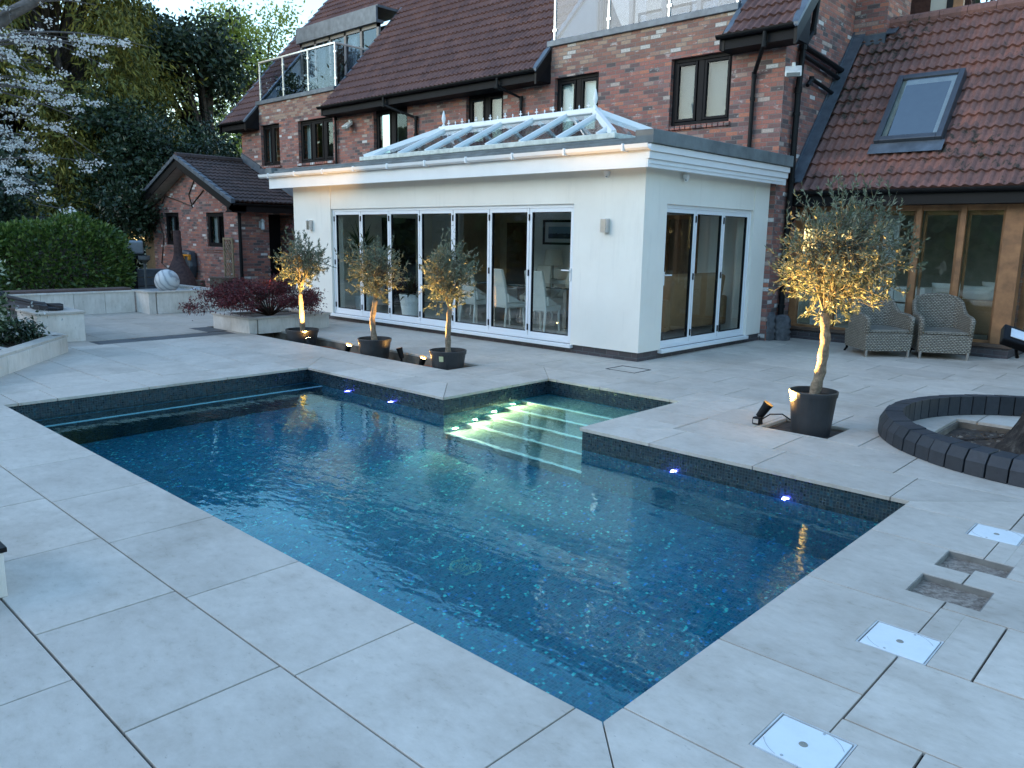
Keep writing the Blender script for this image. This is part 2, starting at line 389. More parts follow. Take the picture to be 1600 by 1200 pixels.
slabs(pm, (-9.62, -3.78, 6.26, 6.87), H, .97, .62, off=-9.62, y0=6.26)
pm.build('patio', M['paving'], kind='structure', bevel=.002)
pf = MB(); slabs(pf, (-18.6, -13.45, 0, 14.5), [(-14.3, -12.7, 6.8, 8.7)], .97, .62, off=-18, y0=4.1, z=-.006)
slabs(pf, (-13.45, -12.92, -6, 4.45), [], .6, .62, off=-13.5, y0=.1, z=-.006); slabs(pf, (-13.45, -12.92, 6.75, 14.5), [PIT], .6, .62, off=-13.5, y0=.1, z=-.006)
pf.build('far_patio', M['paving_far'], kind='structure', bevel=.002)
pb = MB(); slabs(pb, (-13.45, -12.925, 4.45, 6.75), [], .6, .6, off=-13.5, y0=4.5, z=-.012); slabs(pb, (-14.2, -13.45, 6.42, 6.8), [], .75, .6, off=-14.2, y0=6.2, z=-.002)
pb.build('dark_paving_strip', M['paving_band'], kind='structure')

# ================================================================ POOL
pool = thing('swimming_pool', 'blue mosaic tiled swimming pool with stepped alcove and pale stone coping', 'pool', (-5.2, 4, 0))
WZ = -.185
cop = MB()
def cop_edge(a, b, A, B, horiz, offset, step=.95, holes=()):
    """straight coping stones as rectangles between the mitred corner stones"""
    i = 0 if horiz else 1
    lo, hi = min(a[i], b[i]), max(a[i], b[i]); olo, ohi = min(A[i], B[i]), max(A[i], B[i])
    ins, out = a[1-i], A[1-i]
    s0 = max(lo, olo); s1 = min(hi, ohi)
    ci, cj = s0+.15, s1-.15
    cs = [ci]+[c for c in [offset+k*step for k in range(-30, 30)] if ci+.2 < c < cj-.2]+[cj]
    d = ins-out; gp = .004
    I, O = ins+math.copysign(.022, d), out+math.copysign(.004, d)
    for e0i, e0o, e1 in ((lo, olo, ci), (hi, ohi, cj)):
        sg = math.copysign(gp, e1-e0i)
        ms = (e0i-e0o)/.6; pts = [(e0i+sg+.022*ms, I), (e1-sg, I), (e1-sg, O), (e0o+sg+.004*ms, O)]
        if not horiz: pts = [(y, x) for x, y in pts]
        cop.prism([(x, y, -.03) for x, y in pts], (0, 0, .03))
    for k in range(len(cs)-1):
        p0, p1 = cs[k], cs[k+1]
        r = (p0+gp, p1-gp, min(I, O), max(I, O)) if horiz else (min(I, O), max(I, O), p0+gp, p1-gp)
        hs = sorted([h for h in holes if h[0] < r[1] and h[1] > r[0] and h[2] < r[3] and h[3] > r[2]], key=lambda h: h[2])
        pts = [(r[0], r[2]), (r[1], r[2])]
        for h in hs: pts += [(r[1], h[2]), (h[0], h[2]), (h[0], h[3]), (r[1], h[3])]
        pts += [(r[1], r[3]), (r[0], r[3])]
        cop.prism([(x, y, -.03) for x, y in pts], (0, 0, .03))
offs = [-4.52, 2.99, -2.67, 6.85, -5.5, 6.75, -7.5, 3.57]
for k in range(8):
    a, b, A, B = PO[k], PO[(k+1) % 8], PI_[k], PI_[(k+1) % 8]
    cop_edge(a, b, A, B, abs(a[1]-b[1]) < 1e-6, offs[k], .97 if k in (0, 2, 4, 6) else .945, COVERS+TRAYS)
cop.build('coping', M['paving'], pool, bevel=.002)
DEP = -1.45
wl = MB()
def wallstrip(mb, z0, z1, t=.02):
    for k in range(8):
        a, b = PO[k], PO[(k+1) % 8]
        mb.add([(a[0], a[1], z0), (b[0], b[1], z0), (b[0], b[1], z1), (a[0], a[1], z1)], [(3, 2, 1, 0)])
wallstrip(wl, DEP, -.30); wl.build('pool_wall', M['mosaic'], pool)
wb = MB(); wallstrip(wb, -.30, -.03); wb.build('waterline_band', M['mosaic_dark'], pool)
fl = MB()
for r in POOLR: fl.add([(r[0], r[2], DEP), (r[1], r[2], DEP), (r[1], r[3], DEP), (r[0], r[3], DEP)], [(0, 1, 2, 3)])
fl.build('pool_floor', M['mosaic'], pool)
NOS = [(5.69, .98), (6.00, .78), (6.31, .58), (6.63, .38), (6.93, .18)]
stp = MB(); trim = MB()
for k, (y, d) in enumerate(NOS):
    z = WZ-d; ye = NOS[k+1][0] if k < 4 else 7.429
    stp.box(-6.319, -4.381, y, ye+.0 if k < 4 else ye, DEP+.01, z-.004)
    trim.box(-6.316, -4.384, y-.014, y+.032, z-.024, z+.006)
stp.build('pool_steps', M['mosaic_step'], pool)
M['trim'] = plain('white_tile_trim', (.85, .9, .88), .35, .03)
trim.build('step_edge_trim', M['trim'], pool)
led = MB().box(-9.019, -8.70, 2.111, 5.659, DEP+.01, WZ-.17); led.build('pool_ledge', M['mosaic_dark'], pool)
MB().box(-8.725, -8.68, 2.112, 5.658, WZ-.19, WZ-.155).build('ledge_trim', M['trim'], pool)
# round emblem on the floor
emb = (-3.92, 3.72)
EM = MB()
for r0, r1 in ((.105, .118), (.092, .096)):
    EM.lathe([(r0, .004), (r1, .004)], (emb[0], emb[1], DEP), 40)
for j, (l, dy) in enumerate(((.05, .045), (.07, .023), (.075, 0), (.07, -.023), (.045, -.045))):
    q = -l
    while q < l:
        s_ = random.uniform(.008, .018); EM.box(emb[0]+q, emb[0]+q+s_, emb[1]+dy-.006, emb[1]+dy+.006, DEP+.001, DEP+.004); q += s_+.009
EM.build('floor_emblem', plain('pale_mosaic', (.30, .48, .40), .3), pool)
E_BLUE = emit('blue_led', (.35, .3, 1), 9); E_STEP = emit('warm_led', (1, .97, .7), 9)
for x in (-8.11, -7.24, -3.38, -2.39):
    mb = MB(); mb.tube([(x, 5.662, WZ-.055), (x, 5.65, WZ-.055)], .026, 16); o = mb.build('pool_light', E_BLUE, pool, label='round blue underwater light')
    lamp('blue_light', 'POINT', (x, 5.625, WZ-.055), .30, (.14, .1, 1), o, .016)
for k, (y, d) in enumerate(NOS[:4]):
    z = WZ-d+.10
    mb = MB(); mb.tube([(-6.322, y+.13, z), (-6.306, y+.13, z)], .022, 14); o = mb.build('step_light', E_STEP, pool, label='bright warm white step light')
    lamp('step_light_beam', 'SPOT', (-6.29, y+.13, z+.02), 6.0, (1, .92, .42), o, .012, (-5.4, y+.02, z-.12), 165, .4)
# water
s = N('pool_water'); s.t.nodes.remove(s.b)
p = s.pos(); mp = s.n('Mapping'); s.put(mp.inputs[0], p); mp.inputs[2].default_value = (0, 0, .75); mp.inputs[3].default_value = (1, 2.4, 1)
n1 = s.noise(mp.outputs[0], 3.2, 2.0, .5); n2 = s.noise(mp.outputs[0], 9.0, 2.0, .5)
pt = s.noise(p, .55, 2.0, .5)
hh = s.math('ADD', s.math('MULTIPLY', n1, .6), s.math('MULTIPLY', n2, .22))
amp = s.ramp(pt, [(.38, (.25, .25, .25)), (.62, (1, 1, 1))])
hh = s.math('MULTIPLY', hh, amp)
bp = s.n('Bump'); s.put(bp.inputs['Height'], hh); bp.inputs['Strength'].default_value = .32; bp.inputs['Distance'].default_value = .028
gl = s.n('BsdfGlass'); gl.inputs['IOR'].default_value = 1.45; gl.inputs['Roughness'].default_value = 0.0; gl.inputs[0].default_value = (.62, .96, 1, 1)
s.t.links.new(bp.outputs[0], gl.inputs['Normal']); s.t.links.new(gl.outputs[0], s.o.inputs[0])
wt = MB()
wt.add([(a, b, WZ) for a, b in PO], [tuple(range(8))])
wt.build('water', s.m, kind='structure')
# covers and trays
for k, (r, lab) in enumerate(zip(COVERS, ('white square skimmer lid nearest the bottom edge of the view', 'white skimmer lid beside the lower gravel filled tray', 'white skimmer lid farthest along the pool side, below the curved brick planter'))):
    t = thing('skimmer_cover', lab, 'pool cover', ((r[0]+r[1])/2, (r[2]+r[3])/2, 0), group='white skimmer lids along the pool side')
    fr = MB(); a0, a1, b0, b1 = r
    for bb in ((a0+.002, a0+.008, b0+.002, b1-.002), (a1-.008, a1-.002, b0+.002, b1-.002), (a0+.008, a1-.008, b0+.002, b0+.008), (a0+.008, a1-.008, b1-.008, b1-.002)): fr.box(bb[0], bb[1], bb[2], bb[3], -.03, -.001)
    fr.build('lid_frame', plain('lid_frame_plastic', (.5, .51, .5), .5), t)
    s = N('white_lid'); v = s.pos(); nz = s.noise(v, 9.0, 6.0, .7); n2 = s.noise(v, 60.0, 3.0, .6)
    c_ = s.ramp(nz, [(.3, (.66, .69, .69)), (.5, (.71, .74, .74)), (.8, (.74, .77, .77))]); c_ = s.mix(s.ramp(n2, [(.70, (0, 0, 0)), (.78, (.2, .2, .2))]), c_, (.40, .38, .33, 1)); s.base(c_, .38)
    MB().box(r[0]+.013, r[1]-.013, r[2]+.013, r[3]-.013, -.02, -.001).build('lid', s.m, t, bevel=.005)
    cx, cy = (r[0]+r[1])/2, (r[2]+r[3])/2
    MB().lathe([(.001, .0015), (.014, .0015), (.016, -.001)], (cx, cy, 0), 16).build('finger_hole', plain('grey_plug', (.25, .24, .2), .6), t)
    mk = MB(); R0 = .15
    for a0 in (math.pi*.15, math.pi*1.15):
        pts = [(cx+min(.125, max(-.125, R0*math.cos(a0+q*.09)*.9)), cy+min(.12, max(-.12, R0*math.sin(a0+q*.09)*.85)), -.0006) for q in range(9)]
        mk.tube(pts, .0012, 4)
    for sx in (-.1, .1): mk.lathe([(.001, .001), (.005, .001), (.006, -.001)], (cx+sx*.3, cy+sx*1.1, 0), 8)
    parts(mk, 'screw', plain('grey_mark', (.4, .42, .42), .5), t)
for r, lab in zip(TRAYS, ('shallow recessed tray of tan stone nearest the lower white lid', 'recessed stone tray nearest the far white lid, with dark inner edge')):
    t = thing('recessed_tray', lab, 'tray', ((r[0]+r[1])/2, (r[2]+r[3])/2, 0), group='recessed stone trays in the paving')
    mb = MB(); x0, x1, y0, y1 = r[0], r[1], r[2], r[3]
    for b in ((x0, x0+.006, y0, y1), (x1-.006, x1, y0, y1), (x0+.006, x1-.006, y0, y0+.006), (x0+.006, x1-.006, y1-.006, y1)): mb.box(*b, -.05, -.004)
    mb.build('tray_rim', plain('dull_metal', (.2, .19, .17), .5, .3), t)
    s = N('swirled_stone'); v = s.pos(); ds = s.noise(v, 14.0, 2.0); wv = s.noise(s.vmath('ADD', v, s.vmath('MULTIPLY', s.comb(ds, ds, ds), (.15, .15, .15))), 30.0, 5.0, .7)
    s.base(s.ramp(wv, [(.35, (.10, .075, .055)), (.5, (.21, .165, .13)), (.65, (.33, .28, .23))]), .7); s.bump(wv, .6, .006)
    MB().box(x0+.006, x1-.006, y0+.006, y1-.006, -.05, -.035).build('tray_infill', s.m, t)
dc = thing('drain_cover', 'tile filled drain cover flush in the patio by the white room corner', 'drain cover', (-6, 8.75, 0))
mb = MB()
for b in ((-6.26, -6.245, 8.55, 8.95), (-5.8, -5.785, 8.55, 8.95), (-6.245, -5.8, 8.55, 8.565), (-6.245, -5.8, 8.935, 8.95)): mb.box(*b, -.01, .004)
mb.build('cover_frame', M['black'], dc)

# ================================================================ ORANGERY
def holed_wall(mb, x0, x1, y0, y1, z0, z1, holes, along='x'):
    """upright wall with rectangular openings (h0,h1,z0,z1)"""
    if along == 'x':
        for a0, a1, b0, b1 in subtract([(x0, x1, z0, z1)], holes): mb.box(a0, a1, y0, y1, b0, b1)
    else:
        for a0, a1, b0, b1 in subtract([(y0, y1, z0, z1)], holes): mb.box(x0, x1, a0, a1, b0, b1)
    return mb
OX0, OX1, OY0, OY1 = -15.3, -6.3, 9.375, 13.19
orr = thing('orangery', 'single storey white rendered orangery with folding glass doors and glass roof lantern', 'garden room', (-10.8, 11.3, 0))
mb = MB()
mb.box(OX0, -13.92, OY0, OY0+.3, .13, 2.74); mb.box(-7.55, OX1, OY0, OY0+.3, .13, 2.74); mb.box(-13.92, -7.55, OY0+.012, OY0+.3, 2.25, 2.74)
mb.box(OX1-.3, OX1, OY0+.3, 9.95, .13, 2.74); mb.box(OX1-.3, OX1, 12.66, OY1, .13, 2.74); mb.box(OX1-.3, OX1-.012, 9.95, 12.66, 2.25, 2.74)
mb.box(OX0, OX0+.3, OY0+.3, OY1, .13, 2.74)
mb.build('wall', M['render'], orr)
mb = MB(); mb.box(OX0-.0, OX1-.03, OY0+.03, OY0+.2, -.02, .13); mb.box(OX1-.2, OX1-.03, OY0+.2, OY1, -.02, .13)
mb.build('plinth', M['plinth'], orr)
mb = MB(); mb.box(OX0+.3, OX1-.3, OY0+.3, OY1, .02, .125); mb.box(-14.05, -11.55, OY1, 17.6, .02, .125); mb.build('floor', M['floor_in'], orr)
# outer door frames and sills
mb = MB()
for b in ((-13.92, -13.87, 2.25), (-7.6, -7.55, 2.25)): mb.box(b[0], b[1], OY0+.05, OY0+.13, .13, 2.25)
mb.box(-13.87, -7.6, OY0+.05, OY0+.13, 2.195, 2.25); mb.box(-13.87, -7.6, OY0+.05, OY0+.13, .13, .175)
mb.box(OX1-.13, OX1-.05, 9.95, 10.0, .13, 2.25); mb.box(OX1-.13, OX1-.05, 12.61, 12.66, .13, 2.25); mb.box(OX1-.13, OX1-.05, 10.0, 12.61, 2.195, 2.25); mb.box(OX1-.13, OX1-.05, 10.0, 12.61, .13, .175)
mb.build('door_frame', M['alu'], orr, bevel=.004)
mb = MB(); mb.box(-13.95, -7.52, OY0-.05, OY0+.05, .075, .128); mb.box(OX1-.05, OX1+.05, 9.93, 12.68, .075, .128); mb.build('door_sill', M['upvc'], orr, bevel=.006)
def leaf_door(wd, ht, handle=False, hinge=True):
    fr = MB(); t = .052; a = .006
    fr.box(a, t, -.03, .03, 0, ht); fr.box(wd-t, wd-a, -.03, .03, 0, ht); fr.box(t, wd-t, -.03, .03, 0, .07); fr.box(t, wd-t, -.03, .03, ht-.06, ht)
    o = fr.build('folding_door', M['alu'], orr, bevel=.004, local=True)
    MB().box(t, wd-t, -.004, .004, .07, ht-.06).build('glass_pane', M['glass_room'], o, local=True)
    gk = MB()
    for b in ((t, t+.012, .07, ht-.06), (wd-t-.012, wd-t, .07, ht-.06)): gk.box(b[0], b[1], -.022, .022, b[2], b[3])
    gk.box(t+.012, wd-t-.012, -.022, .022, .07, .082); gk.box(t+.012, wd-t-.012, -.022, .022, ht-.072, ht-.06)
    gk.build('seal', M['black'], o, local=True)
    if hinge:
        h = MB()
        for z in (.14, ht*.5, ht-.14): h.box(-.011, .011, -.046, -.028, z-.05, z+.05)
        parts(h, 'hinge', M['black'], o, local=True)
    return o
W7 = (13.87-7.6)/7; HT = 2.195-.175
d0 = leaf_door(W7, HT); base = Vector(orr.location)
for k in range(7):
    o = d0 if k == 0 else copy_tree(d0, orr)
    o.location = Vector((-13.87+k*W7, OY0+.09, .175))-base
    if k == 6:
        h = MB(); h.box(W7-.04, W7-.015, -.05, -.03, .92, 1.12); h.tube([(W7-.028, -.05, 1.08), (W7-.028, -.085, 1.08), (W7-.17, -.085, 1.08)], .011, 10)
        h.build('handle', M['upvc'], o, local=True, smooth=False)
W3 = (12.61-10.0)/3; d1 = first3 = leaf_door(W3, HT)
for k in range(3):
    o = d1 if k == 0 else copy_tree(d1, orr)
    o.location = Vector((OX1-.09, 10.0+k*W3, .175))-base; o.rotation_euler = (0, 0, math.pi/2)
    if k == 2:
        o = first3
        h = MB(); h.box(.015, .04, -.05, -.03, .9, 1.1); h.tube([(.028, -.05, 1.05), (.028, -.085, 1.05), (.17, -.085, 1.05)], .011, 10)
        h.build('handle', M['upvc'], o, local=True)
# eaves
mb = MB(); mb.box(-15.75, -6.06, 9.10, OY1, 2.74, 2.76); mb.box(-15.75, -6.10, 9.075, 9.10, 2.69, 2.98); mb.build('fascia', M['upvc'], orr)
mb = MB(); mb.box(-6.10, -6.075, 9.075, 13.3, 2.69, 2.80); mb.box(-6.10, -6.045, 9.06, 13.3, 2.80, 2.893); mb.box(-6.10, -6.015, 9.045, 13.3, 2.895, 2.985); mb.build('stepped_fascia', M['upvc'], orr, bevel=.006)
gt = MB(); sec = [(.0, .0), (.012, -.05), (.05, -.075), (.10, -.07), (.115, 0)]
pr = [(-16.0, 9.075-.118+a-.0, 2.985+b) for a, b in sec]+[(-16.0, 9.075-.118+a, 2.985+b) for a, b in ((.105, 0), (.093, -.06), (.05, -.063), (.02, -.045), (.01, 0))]
gt.prism(pr, (9.98, 0, 0)); gt.build('gutter', M['upvc'], orr)
bk = MB()
for x in np.arange(-15.6, -6.1, 1.02): bk.box(x-.018, x+.018, 8.948, 9.078, 2.9, 2.992); bk.box(x-.012, x+.012, 8.945, 8.99, 2.955, 3.0)
bk.build('gutter_bracket', M['upvc'], orr, bevel=.006)
mb = MB(); mb.box(-15.8, -6.0, 9.10, OY1, 2.99, 3.05); mb.box(-6.27, -5.975, 9.03, 13.32, 2.99, 3.17); mb.box(-15.85, -15.6, 9.05, OY1, 3.0, 3.12); mb.box(-15.6, -6.27, 9.18, 9.36, 3.05, 3.10)
mb.build('flat_roof', M['felt'], orr, bevel=.01)
mb = MB()
for r in subtract([(-15.0, -6.6, OY0+.3, OY1)], [(-13.1, -7.3, 9.9, 12.05)]): mb.box(r[0], r[1], r[2], r[3], 2.50, 2.53)
for b in ((-13.12, -13.1, 9.9, 12.05), (-7.3, -7.28, 9.9, 12.05), (-13.1, -7.3, 9.88, 9.9), (-13.1, -7.3, 12.05, 12.07)): mb.box(*b, 2.53, 3.0)
mb.build('ceiling', M['wall_in'], orr)
# lantern
lan = MB(); LX0, LX1, LY0, LY1, LZ, RZ = -13.25, -7.15, 9.75, 12.2, 3.25, 3.83
for b in ((LX0, LX1, LY0, LY0+.1), (LX0, LX1, LY1-.1, LY1), (LX0, LX0+.1, LY0+.1, LY1-.1), (LX1-.1, LX1, LY0+.1, LY1-.1)): lan.box(*b, 3.05, LZ)
lo_ = lan.build('roof_lantern', M['upvc'], orr, label='glazed hipped roof lantern with white rafters')
rim = MB()
for b in ((LX0-.07, LX1+.07, LY0-.07, LY0), (LX0-.07, LX1+.07, LY1, LY1+.07), (LX0-.07, LX0, LY0, LY1), (LX1, LX1+.07, LY0, LY1)): rim.box(*b, LZ-.06, LZ+.02)
rim.build('lantern_gutter', plain('weathered_white_trim', (.6, .62, .55), .6, .2, 9), lo_, bevel=.01)
RA, RB, RYm = (-12.25, 10.975, RZ), (-8.45, 10.975, RZ), 10.975
ce = [(LX0, LY0, LZ), (LX1, LY0, LZ), (LX1, LY1, LZ), (LX0, LY1, LZ)]
gm = MB(); gm.add([ce[0], ce[1], RB, RA], [(0, 1, 2, 3)]); gm.add([ce[1], ce[2], RB], [(0, 1, 2)]); gm.add([ce[2], ce[3], RA, RB], [(0, 1, 2, 3)]); gm.add([ce[3], ce[0], RA], [(0, 1, 2)])
gm.build('lantern_glass', glass('lantern_glass', (.70, .88, .90), .12), lo_)
def bar(mb, a, b, wd, h):
    a, b = Vector(a), Vector(b); d = (b-a).normalized(); sd_ = d.cross(Vector((0, 0, 1))).normalized()*wd/2; n_ = sd_.normalized().cross(d).normalized()
    if n_.z < 0: n_ = -n_
    mb.prism([a-sd_-n_*h*.4, a+sd_-n_*h*.4, a+sd_*.6+n_*h*.6, a-sd_*.6+n_*h*.6], b-a)
rf = MB()
for i in range(8):
    x = -12.95+i*(12.95-7.45)/7
    for y0, sgn in ((LY0, 1), (LY1, -1)):
        tx = min(max(x, RA[0]), RB[0]); tt = 1.0
        if x < RA[0]: tt = (x-LX0)/(RA[0]-LX0)
        elif x > RB[0]: tt = (LX1-x)/(LX1-RB[0])
        bar(rf, (x, y0, LZ+.01), (x, y0+(RYm-y0)*tt, LZ+(RZ-LZ)*tt+.01), .065, .07)
parts(rf, 'rafter', M['upvc'], lo_)
hp = MB()
for c_, e_ in ((0, RA), (3, RA), (1, RB), (2, RB)): bar(hp, Vector(ce[c_])+Vector((0, 0, .015)), Vector(e_)+Vector((0, 0, .02)), .11, .085)
parts(hp, 'hip_bar', M['upvc'], lo_)
rg = MB(); rg.box(RA[0]-.08, RB[0]+.08, RYm-.08, RYm+.08, RZ-.03, RZ+.07)
rg.build('ridge', M['upvc'], lo_, bevel=.02)
cr = MB()
for i in range(19):
    x = RA[0]+.15+i*(RB[0]-RA[0]-.3)/18; hh_ = .10 if i % 2 == 0 else .06
    cr.tube([(x, RYm, RZ+.07), (x, RYm, RZ+.07+hh_)], .009, 6)
    if i % 2 == 0: cr.box(x-.032, x+.032, RYm-.008, RYm+.008, RZ+.115, RZ+.132); cr.lathe([(.001, .0), (.016, .018), (.001, .04)], (x, RYm, RZ+.145), 8)
    else: cr.lathe([(.001, 0), (.016, .02), (.001, .05)], (x, RYm, RZ+.10), 8)
cr.build('cresting', M['upvc'], lo_)
for e_ in (RA, RB):
    MB().lathe([(.045, 0), (.03, .03), (.012, .05), (.03, .09), (.042, .15), (.03, .22), (.008, .30), (.001, .31)], (e_[0], RYm, RZ+.07), 14).build('finial', M['upvc'], lo_, smooth=True)
# fittings on the walls
for x, z in ((-14.62, 1.93), (-6.93, 1.93)):
    mb = MB(); mb.box(x-.05, x+.05, OY0-.10, OY0-.005, z-.10, z+.10); o = mb.build('wall_light', M['steel'], orr, bevel=.006, label='square brushed steel up and down wall light')
    MB().box(x-.035, x+.035, OY0-.09, OY0-.02, z+.10, z+.103).build('lens', M['glass'], o)
for c_ in ((-6.95, OY0-.02, 2.655), (OX1+.05, 10.35, 2.64)):
    mb = MB(); mb.lathe([(.045, .04), (.05, .02), (.045, -.01)], c_, 16); mb.lathe([(.04, -.01), (.035, -.035), (.02, -.052), (.001, -.058)], c_, 16)
    o = mb.build('dome_camera', M['upvc'], orr, smooth=True)
    MB().lathe([(.001, 0), (.012, .003), (.013, .008)], (c_[0]+.015, c_[1]-.035, c_[2]-.045), 10).build('lens', M['black'], o)
# inner lining and the openings at the back
mb = MB(); holed_wall(mb, -15.0, -6.6, 13.05, 13.18, .125, 2.5, [(-14.0, -11.6, .125, 2.3), (-8.95, -7.55, .125, 2.2)])
mb.build('back_wall', M['wall_in'], orr)
kb = MB(); kb.box(-14.2, -11.4, 14.5, 14.6, .125, 2.6); kb.box(-14.2, -14.05, 13.25, 14.5, .125, 2.6); kb.box(-11.55, -11.4, 13.25, 14.5, .125, 2.6); kb.box(-14.2, -11.4, 13.25, 14.6, 2.6, 2.7)
kb.build('inner_hall', plain('beige_panelling', (.50, .40, .28), .6, .1), orr)
dr = MB()
for x0 in (-13.75, -12.65): dr.box(x0, x0+.85, 14.43, 14.5, .125, 2.1)
o = dr.build('inner_door', plain('walnut_door', (.13, .055, .03), .4, .3), orr)
od = MB(); od.box(-8.93, -7.57, 13.1, 13.16, .125, 2.18); o = od.build('panel_door', plain('brown_door', (.13, .075, .045), .5, .2), orr)
fr_ = MB()
for b in ((-8.95, -8.87), (-8.29, -8.21), (-7.63, -7.55)): fr_.box(b[0], b[1], 13.03, 13.1, .125, 2.2)
fr_.box(-8.95, -7.55, 13.03, 13.1, 2.12, 2.2); fr_.build('frame', M['oak'], o)
lw_ = MB(); lw_.box(-15.0, -14.97, 11.5, 12.5, .14, 2.15); o = lw_.build('inner_side_door', plain('dark_glass_cabinet', (.03, .035, .04), .15, .2), orr)
# furniture inside
tb = thing('dining_table', 'dark glass dining table seen through the folding doors', 'table', (-9.9, 11.3, .125))
MB().box(-11.3, -8.5, 10.85, 11.75, .86-.02, .86+.01).build('table_top', plain('smoked_glass', (.03, .05, .05), .05, .1), tb, bevel=.006)
for x in (-10.8, -9.0): MB().box(x-.04, x+.04, 10.98, 11.62, .125, .84).build('leg', M['steel'], tb)
def dining_chair(lab):
    t = thing('dining_chair', lab, 'chair', group='cream dining chairs round the glass table')
    b = MB(); ns = 9
    for k in range(ns-1):
        pass
    L = []
    for k in range(ns):
        u = k/(ns-1); z = .40+u*.66; y = .21+.10*u*u; hw = .23-.045*u
        L.append([(-hw, y-.03, z), (hw, y-.03, z), (hw, y+.03, z), (-hw, y+.03, z)])
    vs = [v for q in L for v in q]; fs = [(0, 3, 2, 1), tuple(4*(ns-1)+i for i in range(4))]
    for k in range(ns-1):
        for i in range(4): fs.append((4*k+i, 4*k+(i+1) % 4, 4*k+4+(i+1) % 4, 4*k+4+i))
    b.add(vs, fs); b.build('backrest', M['cream'], t, local=True, bevel=.015)
    MB().box(-.23, .23, -.24, .235, .36, .46).build('seat', M['cream'], t, local=True, bevel=.03)
    for sx in (-1, 1):
        a = MB(); a.prism([(sx*.235-.02, .2, .46), (sx*.235-.02, .22, .62), (sx*.235-.02, .05, .54), (sx*.235-.02, -.12, .46)], (.04, 0, 0)); a.build('side_wing', M['cream'], t, local=True, bevel=.01)
        for y0, y1 in ((-.2, -.22), (.2, .25)):
            MB().tube([(sx*.19, y0, .37), (sx*.2, y1, 0)], [.024, .018], 8).build('leg', M['cream'], t, local=True)
    return t
CH_ = [(-10.75, 10.45, math.pi, 'cream dining chair nearest the glass doors, beside the third olive tree'), (-9.9, 10.45, math.pi, 'cream dining chair nearest the glass doors, second along the table'),
       (-9.05, 10.45, math.pi, 'cream dining chair nearest the glass doors, before the right end of the table'), (-8.1, 11.25, -math.pi/2, 'cream dining chair at the right head of the glass table'),
       (-11.7, 11.3, math.pi/2, 'cream dining chair at the left head of the glass table'), (-10.75, 12.15, 0, 'cream dining chair beyond the table, left of the three'),
       (-9.9, 12.15, 0, 'cream dining chair beyond the table, middle of the three'), (-9.05, 12.15, 0, 'cream dining chair beyond the table, right of the three')]
c0 = dining_chair(CH_[0][3])
for k, (x, y, rz, lab) in enumerate(CH_):
    o = c0 if k == 0 else copy_tree(c0); o.location = (x, y, .125); o.rotation_euler = (0, 0, rz+random.uniform(-.12, .12)); o['label'] = lab
sb = thing('sideboard', 'low pale sideboard under the framed picture', 'sideboard', (-10.6, 12.85, .125))
MB().box(-11.35, -9.9, 12.65, 13.03, .2, .88).build('cabinet', M['wall_in'], sb, bevel=.006)
mb = MB()
for x in (-10.87, -10.38): mb.box(x, x+.012, 12.64, 12.66, .3, .8)
mb.build('handle', M['steel'], sb)
tl = thing('table_lamp', 'table lamp with wide cream shade on the sideboard', 'lamp', (-10.85, 12.82, .88))
MB().lathe([(.09, 0), (.09, .015), (.015, .02), (.015, .32)], (-10.85, 12.82, .88), 16).build('lamp_base', plain('clear_acrylic', (.35, .38, .38), .1), tl)
MB().lathe([(.21, .3), (.17, .62)], (-10.85, 12.82, .88), 24).build('lamp_shade', M['cream'], tl, smooth=True)
for x, z, hh_ in ((-11.28, .88, .22), (-10.1, .88, .3)):
    v = MB().lathe([(.03, 0), (.045, .3*hh_), (.02, .6*hh_), (.028, .8*hh_), (.001, hh_)], (x, 12.8, z), 12).build('ornament', M['black'], smooth=True)
    tag(v, 'small dark ornament on the sideboard, %s' % ('left of the lamp' if hh_ < .25 else 'right of the lamp'), 'ornament')
pc = thing('framed_picture', 'wide dark framed panorama picture on the pale wall inside', 'picture', (-10.75, 13.03, 1.9))
mb = MB()
for b in ((-11.32, -11.27, 1.60, 2.12), (-10.23, -10.18, 1.60, 2.12), (-11.27, -10.23, 1.60, 1.65), (-11.27, -10.23, 2.07, 2.12)): mb.box(b[0], b[1], 13.0, 13.045, b[2], b[3])
mb.build('frame', M['black'], pc)
MB().box(-11.27, -10.23, 13.02, 13.045, 1.65, 2.07).build('mount', plain('white_card', (.6, .64, .66), .7, .03), pc)
s = N('skyline_print'); u, v = uv_axis(s); nz = s.noise(s.comb(s.math('MULTIPLY', u, 18.0), 0.0), 1.0, 5.0, .7)
hl = s.math('LESS_THAN', s.math('SUBTRACT', v, 11.79), s.math('MULTIPLY', nz, .10))
wv = s.noise(s.comb(s.math('MULTIPLY', u, 4.0), s.math('MULTIPLY', v, 60.0)), 1.0, 3.0)
s.base(s.mix(hl, (.18, .28, .38, 1), s.ramp(wv, [(.4, (.01, .02, .05)), (.65, (.03, .06, .12)), (.75, (.4, .5, .6))])), .5)
MB().box(-11.17, -10.33, 13.012, 13.02, 1.73, 1.98).build('print', s.m, pc)
sf = thing('sofa', 'tan high backed sofa inside the white room by the side doors', 'sofa', (-7.3, 11.9, .125))
s_ = MB(); s_.prism([(-7.55, 11.1, .25), (-6.95, 11.1, .25), (-6.8, 11.05, 1.15), (-7.0, 11.05, 1.2), (-7.1, 11.1, .62), (-7.55, 11.1, .58)], (0, 1.75, 0)); s_.build('backrest', M['tan'], sf, bevel=.05)
for y in (10.95, 12.85): MB().box(-7.85, -6.86, y-.0, y+.16, .25, .78).build('armrest', M['tan'], sf, bevel=.05)
MB().box(-7.85, -7.5, 11.11, 12.85, .25, .58).build('seat', M['tan'], sf, bevel=.05)
